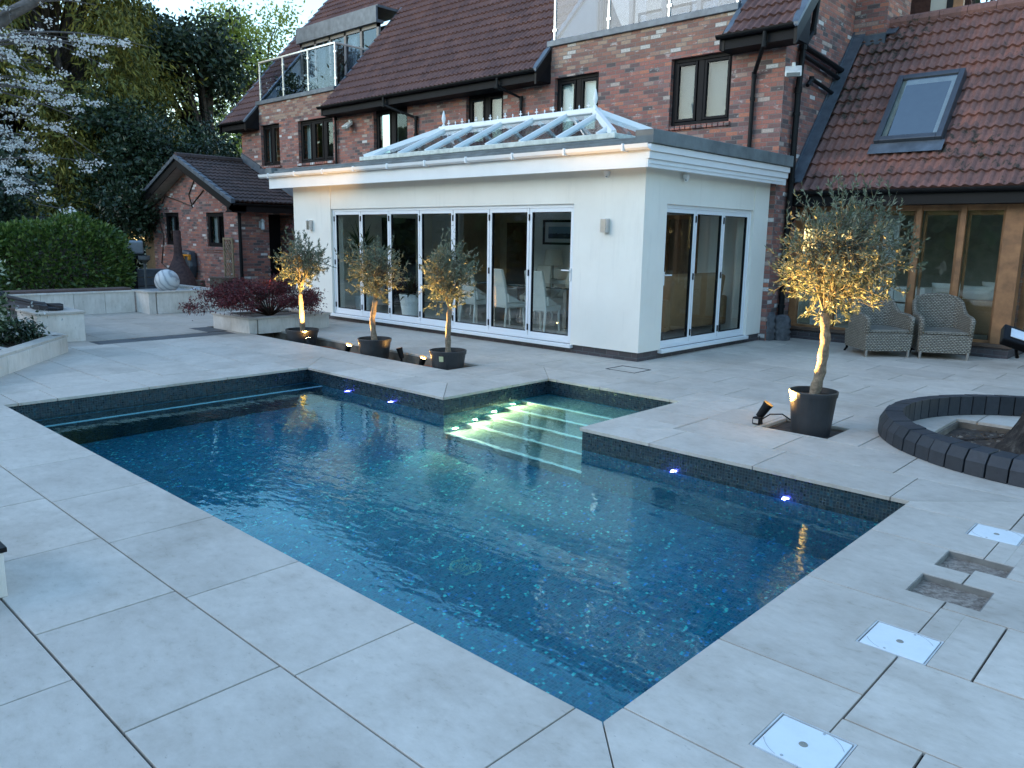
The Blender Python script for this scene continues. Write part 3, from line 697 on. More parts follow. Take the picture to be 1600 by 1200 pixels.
for x in (-7.75, -6.95):
    for y in (11.0, 12.9): MB().tube([(x, y, .25), (x, y, .125)], .03, 8).build('leg', M['wood_dark'], sf)
def sword_plant(name, lab, loc, n, L, W_, mat, pot_r, pot_h, potmat, stem=0.0, droop=.6, up0=.2, pot=True, cat='plant', group=None):
    t = thing(name, lab, cat, loc, group=group); B = np.array(loc)
    if pot: MB().lathe([(.001, 0), (pot_r*.75, 0), (pot_r, pot_h), (pot_r*.88, pot_h), (pot_r*.85, pot_h-.04), (.001, pot_h-.04)], loc, 20).build('pot', potmat, t, smooth=False)
    if stem: MB().tube([B+(0, 0, pot_h*.5), B+(.02, .01, pot_h+stem)], [.05, .035], 8).build('stem', M['bark'], t)
    Q = []
    for i in range(n):
        a = rng.uniform(0, 6.283); e = rng.uniform(up0, 1.45); d = np.array([math.cos(a)*math.cos(e), math.sin(a)*math.cos(e), math.sin(e)])
        p0 = B+np.array([0, 0, pot_h+stem]); l = L*rng.uniform(.7, 1.1); sd_ = np.cross(d, (0, 0, 1)); sd_ /= np.linalg.norm(sd_)+1e-6; ns = 5
        pts = [p0+d*l*q-np.array([0, 0, droop*l*q*q*math.cos(e)]) for q in np.linspace(0, 1, ns+1)]; ws = [W_*.5*(1-q**2)*(.5+.5*min(1, q*4)) for q in np.linspace(0, 1, ns+1)]
        for k in range(ns): Q.append([pts[k]-sd_*ws[k], pts[k]+sd_*ws[k], pts[k+1]+sd_*ws[k+1], pts[k+1]-sd_*ws[k+1]])
    quads(np.array(Q), 'foliage', mat, t); return t
LG = leaf('dark_sword_leaf', [(0, (.012, .03, .012)), (1, (.03, .06, .022))])
sword_plant('yucca_plant', 'tall spiky indoor plant behind the left folding doors', (-14.2, 10.35, .125), 70, .85, .05, LG, .2, .3, M['wall_in'], stem=.95)
sword_plant('leafy_plant', 'low broad leaved plant in a white pot inside the folding doors', (-12.75, 10.5, .125), 46, .55, .09, LG, .24, .42, M['wall_in'])

# ================================================================ BRICK HOUSE
FY, EZ, EY, K = 13.2, 5.16, 12.75, 1.10
hz = lambda y: EZ+K*(y-EY)
RYH = 18.5; XL, XR = -25.0, -5.85
def pantile_roof(x0, x1, y0, y1, z0, k, gy, roll=.15, amp=.03, step=.042, seg=6):
    """courses of rolled tiles going up the slope (z = z0+k(y-y0)); each course laps the one below"""
    mb = MB(); nx = max(2, int(round((x1-x0)/roll*seg))); xs = np.linspace(x0, x1, nx+1)
    ph = (xs/roll) % 1.0
    prof = np.where(ph < .62, np.sin(ph/.62*math.pi), -.25*np.sin((ph-.62)/.38*math.pi))*amp
    y = y0; nrm = Vector((0, -k, 1)).normalized()
    while y < y1-1e-4:
        ye = min(y+gy, y1); zb, zt = z0+k*(y-y0), z0+k*(ye-y0); kk = len(mb.v); jx = random.uniform(-.012, .012)
        for yy, zz, lift in ((y, zb, -.012), (y, zb, step), (ye+.004, zt, .004)):
            l = nrm*lift
            for x, pz in zip(xs, prof):
                q = pz if lift > -.01 else pz*.9
                mb.v.append((x+jx*(lift > 0), yy+l.y+nrm.y*q, zz+l.z+nrm.z*q))
        n = nx+1
        for r in range(2):
            for i in range(nx): mb.f.append((kk+r*n+i, kk+r*n+i+1, kk+(r+1)*n+i+1, kk+(r+1)*n+i))
        y = ye
    return mb
house = thing('brick_house', 'large red brick house with steep brown tiled roof and inset glass balconies', 'house', (-15, 15, 0))
WIN = [(-23.3, -22.2, 3.82, 5.05), (-21.15, -19.36, 3.80, 5.0), (-17.5, -16.1, 3.75, 4.97), (-13.95, -12.75, 3.80, 4.97), (-11.25, -10.1, 3.82, 5.03), (-8.42, -7.18, 3.83, 5.03)]
mb = MB(); holes = WIN+[(-15.25, -6.62, -.1, 2.72), (-30, -19.15, 5.66, 7), (-19.15, -11.45, 5.2, 7), (-7.08, -5, 5.2, 7), (-19.15+7.75, -7.08, 5.66, 7)]
holed_wall(mb, -24.5, -6.2, FY, FY+.3, -.05, 5.66, holes)
# right gable end
mb.prism([(-6.5, FY+.3, 2.0), (-6.5, RYH, 2.0), (-6.5, RYH, hz(RYH)-.2), (-6.5, FY+.3, hz(FY+.3)-.2)], (.3, 0, 0))
mb.box(-6.5, -6.2, FY+.3, 14.1, -.05, 2.0)
mb.prism([(-24.5, FY+.3, 0), (-24.5, RYH, 0), (-24.5, RYH, hz(RYH)-.2), (-24.5, FY+.3, hz(FY+.3)-.2)], (.3, 0, 0))
mb.build('wall', M['brick'], house)
mb = MB()
mb.box(-23.45, -19.2, FY-.004, FY+.26, 5.14, 5.655); mb.box(-11.42, -7.1, FY-.004, FY+.26, 5.14, 5.655); parts(mb, 'parapet_brick', M['brick_pale'], house)
ch = MB(); ch.box(-6.2, -5.6, 16.0, 17.2, 4.0, 12.6); ch.box(-6.25, -5.55, 15.95, 17.25, 12.6, 12.9); ch.build('chimney', M['brick'], house)
# window units
def house_window(x0, x1, z0, z1, mull, blinds, lab=None):
    y = FY+.09; t = .07; f = MB()
    f.box(x0, x0+t, y, y+.08, z0, z1); f.box(x1-t, x1, y, y+.08, z0, z1); f.box(x0+t, x1-t, y, y+.08, z1-t, z1); f.box(x0+t, x1-t, y, y+.08, z0, z0+t)
    for q in mull: xm = x0+(x1-x0)*q; f.box(xm-.06, xm+.06, y+.003, y+.077, z0+t, z1-t)
    o = f.build('window', M['dframe'], house, bevel=.006, label=lab)
    cs = [x0]+[x0+(x1-x0)*q for q in mull]+[x1]
    sa = MB()
    for a, b in zip(cs[:-1], cs[1:]):
        a += .075; b -= .075
        for c_ in ((a, a+.05, z0+.08, z1-.08), (b-.05, b, z0+.08, z1-.08), (a+.05, b-.05, z0+.08, z0+.13), (a+.05, b-.05, z1-.13, z1-.08)): sa.box(c_[0], c_[1], y-.012, y+.05, c_[2], c_[3])
    sa.build('sash', M['dframe'], o, bevel=.006)
    g = MB()
    for a, b in zip(cs[:-1], cs[1:]): g.box(a+.12, b-.12, y+.02, y+.026, z0+.12, z1-.12)
    g.build('pane', M['glass'], o)
    bk = MB(); bk.box(x0-.1, x1+.1, FY+.75, FY+.8, z0-.1, z1+.1); bk.build('dark_room', plain('dim_room', (.03, .03, .035), .8), o)
    for (q0, q1, col, rough) in blinds:
        b = MB(); n_ = max(3, int((q1-q0)*(x1-x0)/.05)); P_ = []
        for i in range(n_+1): P_.append((x0+(x1-x0)*(q0+(q1-q0)*i/n_), y+.16+(.025 if i % 2 else 0) if rough else y+.10))
        for (ax, ay), (bx, by) in zip(P_[:-1], P_[1:]): b.add([(ax, ay, z0+.05), (bx, by, z0+.05), (bx, by, z1-.05), (ax, ay, z1-.05)], [(0, 1, 2, 3)])
        b.build('curtain' if rough else 'obscure_screen', plain('curtain_cloth', col, .8, .06), o)
    sl_ = MB(); x = x0-.06
    while x < x1: e = min(x+.105, x1+.06); sl_.box(x+.004, e-.004, FY-.05, FY+.09, z0-.075, z0-.006); x += .112
    sl_.build('sill', M['brick'], o, bevel=.006)
house_window(*WIN[0], [.5], [(.06, .42, (.55, .55, .52), 1)])
house_window(*WIN[1], [.36, .70], [(.05, .24, (.58, .58, .55), 1)])
house_window(*WIN[2], [.5], [(.3, .52, (.3, .33, .32), 1)])
house_window(*WIN[3], [.5], [(.02, .98, (.34, .38, .38), 0)])
house_window(*WIN[4], [.5], [(.02, .98, (.75, .80, .78), 0)])  # paleness of this screen stands in for light on the window
house_window(*WIN[5], [.47], [(.02, .98, (.16, .18, .19), 0)])
# roof slopes round the two inset balconies
GY = .2017
BL, BLr, BR, BRr = -23.4, -19.2, -11.4, -7.1
DYF = 14.75                                # dormer fronts
DTOP = 8.25; YD = EY+(DTOP-EZ)/K
rp = MB()
for x0, x1, y0 in ((XL, BL, EY), (BL, BLr, YD), (BLr, BR, EY), (BR, BRr, YD), (BRr, XR, EY)):
    q = pantile_roof(x0, x1, y0, RYH if True else 0, hz(y0), K, GY); rp.add(q.v, q.f)
rp.prism([(XL, RYH, hz(RYH)-.02), (XL, RYH+.05, hz(RYH)-.02), (XL, 24.4, EZ), (XL, 24.3, EZ)], (XR-XL, 0, 0))
roof = rp.build('roof', M['tile_dark'], house)
rt_ = MB(); x = XL
while x < XR: rt_.tube([(x, RYH, hz(RYH)), (min(x+.44, XR), RYH, hz(RYH))], .12, 10); x += .45
rt_.build('ridge_tile', M['tile_dark'], roof)
# verge tiles and barge boards
vg = MB(); lv = MB()
def strip(mb, x, y0, y1, wd, lift, th):
    mb.prism([(x, y0, hz(y0)+lift), (x, y1, hz(y1)+lift), (x, y1, hz(y1)+lift-th), (x, y0, hz(y0)+lift-th)], (wd, 0, 0))
strip(vg, XL-.02, EY-.03, RYH, .04, .0, .26); strip(vg, XR-.02, EY-.03, RYH, .05, .02, .30)
strip(vg, BL+.002, EY-.03, FY+.02, .05, .0, .26); strip(vg, BR+.002, EY-.03, FY+.02, .05, .0, .26); strip(vg, BRr-.05, EY, FY+.1, .045, -.04, .2); strip(vg, BLr-.05, EY, FY+.1, .045, -.04, .2)
parts(vg, 'bargeboard', M['black'], roof)
for x in (XL+.02, XR-.09, BL-.08, BR-.08): strip(lv, x, EY-.04, RYH if x in (XL+.02, XR-.09) else YD+.1, .13, .062, .07)
strip(lv, BLr-.03, FY, YD+.1, .10, .05, .06); strip(lv, BRr-.03, EY, YD+.1, .10, .06, .07)
parts(lv, 'verge_flashing', M['lead'], roof)
# cheeks of the balconies
ck = MB()
for x, wd in ((BL-.1, .1), (BR-.1, .1), (BLr, .1), (BRr, .1)):
    ck.prism([(x, FY+.05, 5.66), (x, DYF+.6, 5.66), (x, DYF+.6, min(hz(DYF+.6), DTOP)-.08), (x, FY+.05, hz(FY+.05)-.08)], (wd, 0, 0))
ck.build('balcony_cheek', plain('pale_render', (.55, .57, .60), .8, .04), house)
for x0, x1 in ((BL, BLr), (BR, BRr)):
    MB().box(x0+.1-.1, x1, FY+.3, DYF+.4, 5.60, 5.68).build('balcony_deck', M['felt'], house)
    dm = MB(); dm.box(x0, x1, DYF-.12, DYF-.06, 7.72, 8.16); dm.box(x0, x1, DYF-.06, YD+.25, 8.13, 8.2); dm.box(x0, x1, DYF-.06, DYF+.15, 7.72, 7.8)
    o = dm.build('dormer', M['lead'], house)
    pl = MB(); n_ = 5
    for i in range(n_+1): xx = x0+.1+(x1-x0-.2)*i/n_; pl.box(xx-.05, xx+.05, DYF, DYF+.08, 5.68, 7.72)
    pl.box(x0+.05, x1-.05, DYF, DYF+.08, 7.62, 7.72); pl.box(x0+.05, x1-.05, DYF, DYF+.08, 5.68, 5.76)
    pl.build('door_frame', plain('grey_frame', (.16, .15, .15), .4), o)
    MB().box(x0+.1, x1-.1, DYF+.035, DYF+.043, 5.76, 7.62).build('pane', glass('dormer_glass', (.55, .6, .64), .06), o)
    MB().box(x0, x1, DYF+1.0, DYF+1.05, 5.68, 8.0).build('dim_interior', plain('dim_interior', (.10, .11, .12), .8), o)
    ct = MB(); ct.box(x0+.3, x0+1.2, DYF+.15, DYF+.2, 5.76, 7.6); ct.box(x0+2.3, x0+2.9, DYF+.15, DYF+.2, 5.76, 7.6); ct.build('curtain', plain('white_curtain', (.7, .72, .74), .8), o)
    cp = MB(); cp.box(x0-.05, x1+.0, FY-.06, FY+.32, 5.66, 5.78); cp.build('parapet_coping', M['lead'], house, bevel=.01)
    bal = MB(); n_ = 3
    for i in range(n_+1): xx = x0+.06+(x1-x0-.14)*i/n_; bal.box(xx-.024, xx+.024, FY+.05, FY+.10, 5.78, 6.93)
    yb = FY+.075
    if x0 == BL:
        bal.box(x1-.10, x1-.055, FY+1.25, FY+1.30, 5.78, 6.93)
    bal.box(x0+.03, x1-.05, yb-.03, yb+.03, 6.90, 6.95); bal.box(x1-.105, x1-.055, yb+.03, DYF, 6.90, 6.95)
    for i in range(n_+1):
        xx = x0+.06+(x1-x0-.14)*i/n_
        for z in (6.0, 6.7): bal.box(xx-.055, xx+.055, yb-.02, yb+.02, z-.03, z+.03)
    o = bal.build('balustrade', plain('polished_steel', (.72, .70, .66), .25, .05, 4, metal=.6), house, bevel=.005)
    for i in range(n_):
        a = x0+.06+(x1-x0-.14)*i/n_+.035; b = x0+.06+(x1-x0-.14)*(i+1)/n_-.035
        MB().box(a, b, yb-.005, yb+.005, 5.80, 6.88).build('glass_panel', M['glass_bal'], o)
    MB().box(x1-.085, x1-.075, yb+.05, DYF-.05, 5.80, 6.88).build('glass_panel', M['glass_bal'], o)
# gutters, fascias and pipes
def gut(mb, a, b, r=.065):
    P0, P1 = Vector(a), Vector(b); d = (P1-P0); s_ = Vector((d.y, -d.x, 0)).normalized()
    pts = [P0+s_*(r*math.cos(t))+Vector((0, 0, -r*math.sin(t))) for t in np.linspace(0, math.pi, 9)]
    pts += [P0+s_*(.85*r*math.cos(t))+Vector((0, 0, -.85*r*math.sin(t))) for t in np.linspace(math.pi, 0, 9)]
    mb.prism(pts, d)
gm = MB(); fm = MB()
for x0, x1 in ((XL+.05, BL+.05), (BLr-.1, BR+.05), (BRr-.12, XR)):
    gut(gm, (x0, EY-.06, EZ+.0), (x1, EY-.06, EZ+.0)); fm.box(x0+.03, x1-.02, EY+.01, EY+.04, EZ-.22, EZ-.02); fm.box(x0+.03, x1-.02, EY+.04, FY, EZ-.22, EZ-.19)
    for xx in (x0+.03, x1-.02): fm.prism([(xx-.02, EY+.02, EZ-.22), (xx-.02, FY+.1, EZ-.22), (xx-.02, FY+.1, hz(FY+.1)-.1), (xx-.02, EY+.02, EZ-.0)], (.025, 0, 0))
parts(gm, 'gutter', M['black'], house); parts(fm, 'fascia', plain('dark_fascia', (.008, .008, .010), .6, spec=.15), house)
def pipe(path, r=.036, brk=True):
    mb = MB(); mb.tube(path, r, 10)
    for i in range(1, len(path)-1): mb.tube([Vector(path[i])+Vector((0, 0, .04)), Vector(path[i])-Vector((0, 0, .05))], r*1.22, 10)
    a, b = Vector(path[-2]), Vector(path[-1])
    if brk and (a-b).length > 1:
        for q in np.arange(.4, (a-b).length, 1.1):
            c_ = a+(b-a).normalized()*q; mb.tube([c_+Vector((0, 0, .03)), c_-Vector((0, 0, .03))], r*1.25, 10)
    return mb.build('downpipe', M['black'], house, smooth=False)
pipe([(-16.4, EY-.06, EZ-.04), (-16.4, EY-.06, EZ-.22), (-15.7, FY-.06, 4.62), (-15.7, FY-.06, 3.05)], .042)
pipe([(-19.15, EY-.02, EZ-.04), (-19.15, FY-.06, EZ-.25), (-19.15, FY-.06, 3.0)])
pipe([(-12.45, EY-.06, EZ-.04), (-12.45, EY-.06, EZ-.22), (-12.15, FY-.06, 4.72), (-12.15, FY-.06, 3.05)])
pipe([(-6.35, EY-.06, EZ-.04), (-6.35, EY-.06, EZ-.25), (-6.72, FY-.06, 4.55), (-6.72, FY-.06, 3.05)])
pipe([(-6.08, 14.1, 6.4), (-6.1, 13.95, 5.3), (-6.12, 13.66, 5.0), (-6.12, 13.6, 4.3), (-6.12, 13.6, .02)], .052)
pipe([(-6.12, 13.75, 5.02), (-6.12, 15.6, 4.87)], .05, False); pipe([(-6.12, 13.7, 4.88), (-6.12, 16.0, 4.66), (-6.05, 16.0, 4.5)], .04, False); pipe([(-6.12, 13.95, 4.42), (-6.12, 14.1, 4.55), (-6.12, 15.6, 4.38)], .036, False)
pipe([(-5.95, 13.62, 2.3), (-6.0, 13.66, 2.2), (-6.12, 13.66, 2.05)], .03, False)
def floodlight(x, y, z, rz, lab):
    t = MB(); c_, s_ = math.cos(rz), math.sin(rz)
    R = lambda a, b, h: (x+a*c_-b*s_, y+a*s_+b*c_, z+h)
    def bx(a0, a1, b0, b1, h0, h1, sh=0): return [R(a, b, h+sh*b) for h in (h0, h1) for b in (b0, b1) for a in (a0, a1)]
    F = [(0, 2, 3, 1), (4, 5, 7, 6), (0, 1, 5, 4), (2, 6, 7, 3), (0, 4, 6, 2), (1, 3, 7, 5)]
    t.add(bx(-.13, .13, -.24, -.06, -.03, .05, .7), F); t.add(bx(-.03, .03, -.08, .0, -.04, .06), F)
    o = t.build('floodlight', plain('white_metal', (.6, .6, .58), .4), house, bevel=.01, label=lab)
    q = MB(); q.add(bx(-.105, .105, -.252, -.245, -.015, .035, .7), F); q.add(bx(-.105, .105, -.23, -.08, -.04, -.031, .7), F); q.build('lens', plain('grey_lens', (.1, .1, .1), .2), o)
floodlight(-18.45, FY-.02, 4.75, 0, 'white floodlight under the left eave'); floodlight(-6.1, FY+.1, 4.62, .45, 'white floodlight on the right brick corner')
so_ = MB(); so_.box(-5.27, -4.98, 17.3, 17.4, 5.5, 8.0); so_.build('gable_soffit', plain('cream_board', (.45, .42, .35), .7, .06), house)
MB().box(-4.98, -4.87, 17.28, 17.42, 5.4, 8.0).build('gable_board', M['black'], house); MB().box(-4.87, -4.70, 17.3, 17.4, 5.4, 8.0).build('gable_post', M['oak'], house)
MB().box(-24, -6.5, 13.6, 24, 2.9, 3.0).build('floor_slab', M['wall_in'], house)
# roof light high on the main slope
rl = MB(); ry0, ry1 = 15.75, 16.9
rl.prism([(-17.75, ry0, hz(ry0)+.03), (-17.0, ry0, hz(ry0)+.03), (-17.0, ry1, hz(ry1)+.03), (-17.75, ry1, hz(ry1)+.03)], (0, -.07, .07)); rl.build('roof_light', M['lead'], roof, bevel=.01)

# ================================================================ GARDEN ROOM (right wing)
wing = thing('garden_room', 'oak framed glazed garden room under a red pantiled roof with one skylight', 'garden room', (-4.4, 14.5, 0))
WY, WK, WE, WEZ = 14.05, 1.25, 13.72, 2.60
wz = lambda y: WEZ+WK*(y-WE)
WR = 16.25
wr = pantile_roof(-6.15, 3.2, WE, WR, WEZ, WK, .1874, amp=.036, step=.046)
wr.prism([(-6.15, WR, wz(WR)-.02), (-6.15, WR+.06, wz(WR)-.02), (-6.15, 19, 2.7), (-6.15, 18.9, 2.7)], (9.3, 0, 0))
wro = wr.build('roof', M['tile_red'], wing)
rt_ = MB(); x = -6.1
while x < 3.2: rt_.tube([(x, WR, wz(WR)+.01), (min(x+.44, 3.2), WR, wz(WR)+.01)], .12, 10); x += .45
rt_.build('ridge_tile', M['tile_red'], wro)
fl_ = MB(); fl_.prism([(-6.19, WE-.02, wz(WE)+.03), (-6.19, 16.0, wz(16.0)+.03), (-6.19, 16.0, wz(16.0)+.24), (-6.19, WE-.02, wz(WE)+.26)], (.02, 0, 0))
fl_.prism([(-6.17, WE-.03, wz(WE)+.16), (-5.97, WE-.03, wz(WE)+.16), (-5.97, 16.0, wz(16.0)+.16), (-6.17, 16.0, wz(16.0)+.16)], (0, -.01, .012))
fl_.box(-6.17, -5.58, 15.93, 15.99, wz(15.95)-.0, wz(15.95)+.18)
fl_.prism([(-5.6, 15.95, wz(15.95)+.15), (-5.42, 15.95, wz(15.95)+.15), (-5.42, 16.6, wz(16.25)+.2), (-5.6, 16.6, wz(16.25)+.2)], (0, -.01, .015))
fl_.build('flashing', M['lead'], wro)
# roof window
def on_roof(x, y, h): return (x, y-h*WK/math.hypot(1, WK), wz(y)+h/math.hypot(1, WK))
rx0, rx1, ry0, ry1 = -5.0, -3.95, 14.30, 15.25
rw = MB()
for a0, a1, b0, b1 in ((rx0, rx0+.09, ry0, ry1), (rx1-.09, rx1, ry0, ry1), (rx0+.09, rx1-.09, ry0, ry0+.06), (rx0+.09, rx1-.09, ry1-.06, ry1)):
    lo4 = [on_roof(a0, b0, .0), on_roof(a1, b0, .0), on_roof(a1, b1, .0), on_roof(a0, b1, .0)]; hi4 = [on_roof(a0, b0, .18), on_roof(a1, b0, .18), on_roof(a1, b1, .18), on_roof(a0, b1, .18)]
    rw.add(lo4+hi4, [(3, 2, 1, 0), (4, 5, 6, 7)]+[(i, (i+1) % 4, 4+(i+1) % 4, 4+i) for i in range(4)])
rwo = rw.build('roof_window', plain('dark_grey_metal', (.07, .08, .095), .4, .1, metal=.4), wro, bevel=.008)
def roof_quad(a0, a1, b0, b1, h): return MB().add([on_roof(a0, b0, h), on_roof(a1, b0, h), on_roof(a1, b1, h), on_roof(a0, b1, h)], [(0, 1, 2, 3)])
roof_quad(rx0+.08, rx1-.08, ry0+.05, ry1-.05, .155).build('pane', glass('skylight_glass', (.6, .65, .65), .20), rwo)
roof_quad(rx0+.06, rx1-.06, ry0+.04, ry1-.04, .11).build('blind', plain('half_blind', (.05, .055, .05), .8), rwo)
q_ = MB()
for a0, a1, b0, b1 in ((rx0+.09, rx0+.17, ry0+.06, ry1-.06), (rx0+.17, rx1-.17, ry1-.13, ry1-.06), (rx1-.17, rx1-.09, ry0+.06, ry1-.06)): z_ = roof_quad(a0, a1, b0, b1, .12); q_.add(z_.v, z_.f)
q_.build('inner_frame', plain('pale_wood', (.45, .45, .40), .5), rwo)
roof_quad(rx0-.05, rx1+.05, ry0-.14, ry0+.0, .105).build('apron_flashing', M['lead'], rwo)
gm = MB(); gut(gm, (-6.1, WE-.07, WEZ-.0), (3.2, WE-.07, WEZ-.0), .07); gm.build('gutter', M['black'], wing)
mb = MB(); mb.box(-6.12, 3.2, WE, WE+.03, 2.36, 2.58); mb.box(-6.12, 3.2, WE+.03, WY+.1, 2.36, 2.39); mb.build('fascia', M['black'], wing)
mb = MB(); mb.box(-6.2, -2.62, WY-.0, WY+.2, -.02, .16); mb.box(-2.82, -2.62, WY+.2, 17.0, -.02, .16); mb.build('plinth', M['plinth'], wing)
mb = MB(); mb.box(-6.2, -2.58, WY-.04, WY+.22, .16, .215); mb.box(-2.84, -2.58, WY+.22, 17.0, .16, .215); mb.build('sill', plain('brown_sill', (.10, .06, .04), .5, .3), wing, bevel=.006)
def post(x, y, wd, dp, z0=.215, z1=2.36): return MB().box(x-wd/2, x+wd/2, y, y+dp, z0, z1).build('timber_post', M['oak'], wing, bevel=.008)
for x, wd in ((-6.12, .14), (-5.4, .06), (-4.8, .07), (-4.12, .085), (-3.47, .085)): post(x, WY+.02, wd, .1)
post(-2.76, WY-.01, .26, .24)
for y in (15.2, 16.4): post(-2.72, y, .1, .08)
mb = MB(); mb.box(-6.05, -2.89, WY+.04, WY+.1, 2.27, 2.36); mb.box(-6.05, -2.89, WY+.04, WY+.1, .215, .26); mb.build('rail', M['oak'], wing)
MB().box(-2.6, 3.2, 16.95, 17.15, -.05, 2.75).build('rear_wall', M['brick'], wing); MB().box(3.0, 3.2, 13.8, 14.0, 0, 2.4).build('timber_post', M['oak'], wing, bevel=.008)
inn = MB()
for x0, x1 in ((-4.06, -3.53), (-3.42, -2.9), (-4.73, -4.18)):
    inn.box(x0, x0+.04, WY+.12, WY+.15, .24, 2.27); inn.box(x1-.04, x1, WY+.12, WY+.15, .24, 2.27); inn.box(x0+.04, x1-.04, WY+.12, WY+.15, 2.2, 2.27)
inn.build('casement', M['oak'], wing)
XS = [-6.05, -5.43, -4.835, -4.165, -3.515, -2.89]
XE = [-5.43, -4.835, -4.165, -3.515, -2.89, -2.89]
for a, b in zip(XS[:-1], XS[1:]): MB().box(a+.035, b-.04, WY+.06, WY+.068, .26, 2.27).build('glass_pane', glass('garden_room_glass', (.84, .87, .85), .06) if a == XS[0] else bpy.data.materials['garden_room_glass'], wing)
MB().box(-2.72, -2.712, WY+.25, 17.0, .215, 2.36).build('glass_pane', bpy.data.materials['garden_room_glass'], wing)
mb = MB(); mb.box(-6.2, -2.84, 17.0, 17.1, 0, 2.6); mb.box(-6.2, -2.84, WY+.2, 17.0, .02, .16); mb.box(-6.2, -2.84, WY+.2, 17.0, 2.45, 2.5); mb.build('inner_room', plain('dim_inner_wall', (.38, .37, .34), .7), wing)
mb = MB(); mb.box(-4.95, -4.55, 14.55, 14.6, .2, 2.3); mb.box(-5.95, -5.75, 14.5, 14.55, .2, 2.3); mb.build('white_door', M['upvc'], wing)
cb = thing('white_cabinet', 'pale low cabinet with shelves behind the garden room glass', 'cabinet', (-4.35, 14.8, .16))
for z in (.16, .45, .74): MB().box(-4.8, -4.05, 14.6, 15.0, z, z+.26).build('drawer', M['wall_in'], cb, bevel=.01)
sf = thing('sofa', 'tan leather sofa with its back to the garden room glass', 'sofa', (-3.1, 14.9, .16))
MB().box(-4.0, -2.9, 14.42, 14.62, .3, .86).build('backrest', M['tan'], sf, bevel=.04); MB().box(-4.0, -2.9, 14.62, 15.3, .3, .52).build('seat', M['tan'], sf, bevel=.04)
for x in (-4.1, -3.0): MB().box(x-.08, x+.1, 14.5, 15.3, .3, .72).build('armrest', M['tan'], sf, bevel=.04)
for x in (-3.95, -3.0):
    for y in (14.5, 15.2): MB().tube([(x, y, .3), (x, y, .16)], .025, 8).build('leg', M['wood_dark'], sf)
def cushion(lab, x, y, z, wd, ht, rz, tilt):
    mb = MB(); n = 9
    for side in (1, -1):
        k = len(mb.v)
        for i in range(n):
            for j in range(n):
                u, v = i/(n-1)*2-1, j/(n-1)*2-1; t = max(0, (1-u**4)*(1-v**4))**.5*.085
                pin = 1-.07*(1-abs(u))*(abs(v) > .99)-.07*(1-abs(v))*(abs(u) > .99)
                mb.v.append((u*wd/2*(1-.08*(1-v*v)*0-.06*(1-abs(v))*abs(u)), side*t, v*ht/2*(1-.06*(1-abs(u))*abs(v))))
        for i in range(n-1):
            for j in range(n-1):
                q = (k+i*n+j, k+(i+1)*n+j, k+(i+1)*n+j+1, k+i*n+j+1); mb.f.append(q if side < 0 else q[::-1])
    o = mb.build('cushion', plain('white_linen', (.72, .72, .69), .85, .05), smooth=True); o.location = (x, y, z); o.rotation_euler = (tilt, 0, rz)
    tag(o, lab, 'cushion', 'white cushions on the sofa back')
cushion('plump white cushion on the left of the sofa back', -3.72, 14.62, .97, .46, .30, .1, .5); cushion('long white cushion in the middle of the sofa back', -3.32, 14.6, .96, .62, .26, 0, .55); cushion('white cushion with pointed corner at the right of the sofa back', -3.02, 14.85, 1.0, .5, .3, -.2, .3)

# ================================================================ OUTBUILDING
shed = thing('garden_outbuilding', 'small red brick outbuilding with dark tiled gable roof and two narrow windows', 'outbuilding', (-24.5, 12.3, 0))
SX0, SX1, SY, RX, SR = -27.45, -21.5, 11.4, -24.5, 4.0; SK = .405
sz = lambda x: SR-SK*abs(x-RX)
SW = [(-26.5, -25.45, 1.33, 2.36), (-23.55, -22.45, 1.32, 2.34)]
mb = MB(); holed_wall(mb, SX0, SX1, SY, SY+.2, -.05, 2.6, SW); mb.prism([(SX0, SY, 2.6), (SX1, SY, 2.6), (SX1, SY, sz(SX1)-.06), (RX, SY, SR-.06), (SX0, SY, sz(SX0)-.06)], (0, .2, 0))
mb.box(SX1-.2, SX1, SY+.2, 12.32, -.05, 2.6); mb.box(SX1-.2, SX1, 12.32, FY, 2.3, 2.6); mb.box(SX0, SX0+.2, SY+.2, FY, -.05, 2.6)
mb.build('wall', M['brick'], shed)
MB().box(SX1-.9, SX1-.85, 12.3, FY, 0, 2.4).build('dark_passage', M['black'], shed)
# roof: ridge along y, courses going down each side
def side_roof(sgn):
    q = pantile_roof(10.98, FY-.01, 0, 3.42, sz(RX+3.42), SK, .27, amp=.024, step=.03); mb = MB()
    mb.add([(RX+sgn*(3.42-v[1]), v[0], v[2]) for v in q.v], [f if sgn < 0 else f[::-1] for f in q.f]); return mb
rb = side_roof(1); r2 = side_roof(-1); rb.add(r2.v, r2.f); sro = rb.build('roof', M['tile_shed'], shed)
vt = MB(); bb = MB(); n_ = 11
for sgn in (1, -1):
    for i in range(n_):
        a, b = 3.45*i/n_, 3.45*(i+1)/n_-.015; h0, h1 = SR-SK*a, SR-SK*b
        vt.prism([(RX+sgn*a, 10.93, h0-.05), (RX+sgn*b, 10.93, h1-.05), (RX+sgn*b, 10.93, h1+.06+.02), (RX+sgn*a, 10.93, h0+.06)], (0, .13, 0))
    bb.prism([(RX, 10.99, SR-.04), (RX+sgn*3.42, 10.99, sz(RX+3.42)-.04), (RX+sgn*3.42, 10.99, sz(RX+3.42)-.30), (RX, 10.99, SR-.30)], (0, .03, 0))
    bb.prism([(RX+sgn*3.42, 10.99, sz(RX+3.42)-.04), (RX+sgn*3.42, 10.99, sz(RX+3.42)-.30), (RX+sgn*2.95, 10.99, sz(RX+3.42)-.30)], (0, .41, 0))
vt.build('verge_tile', M['lead'], sro, bevel=.008); parts(bb, 'bargeboard', M['black'], sro)
sf_ = MB()
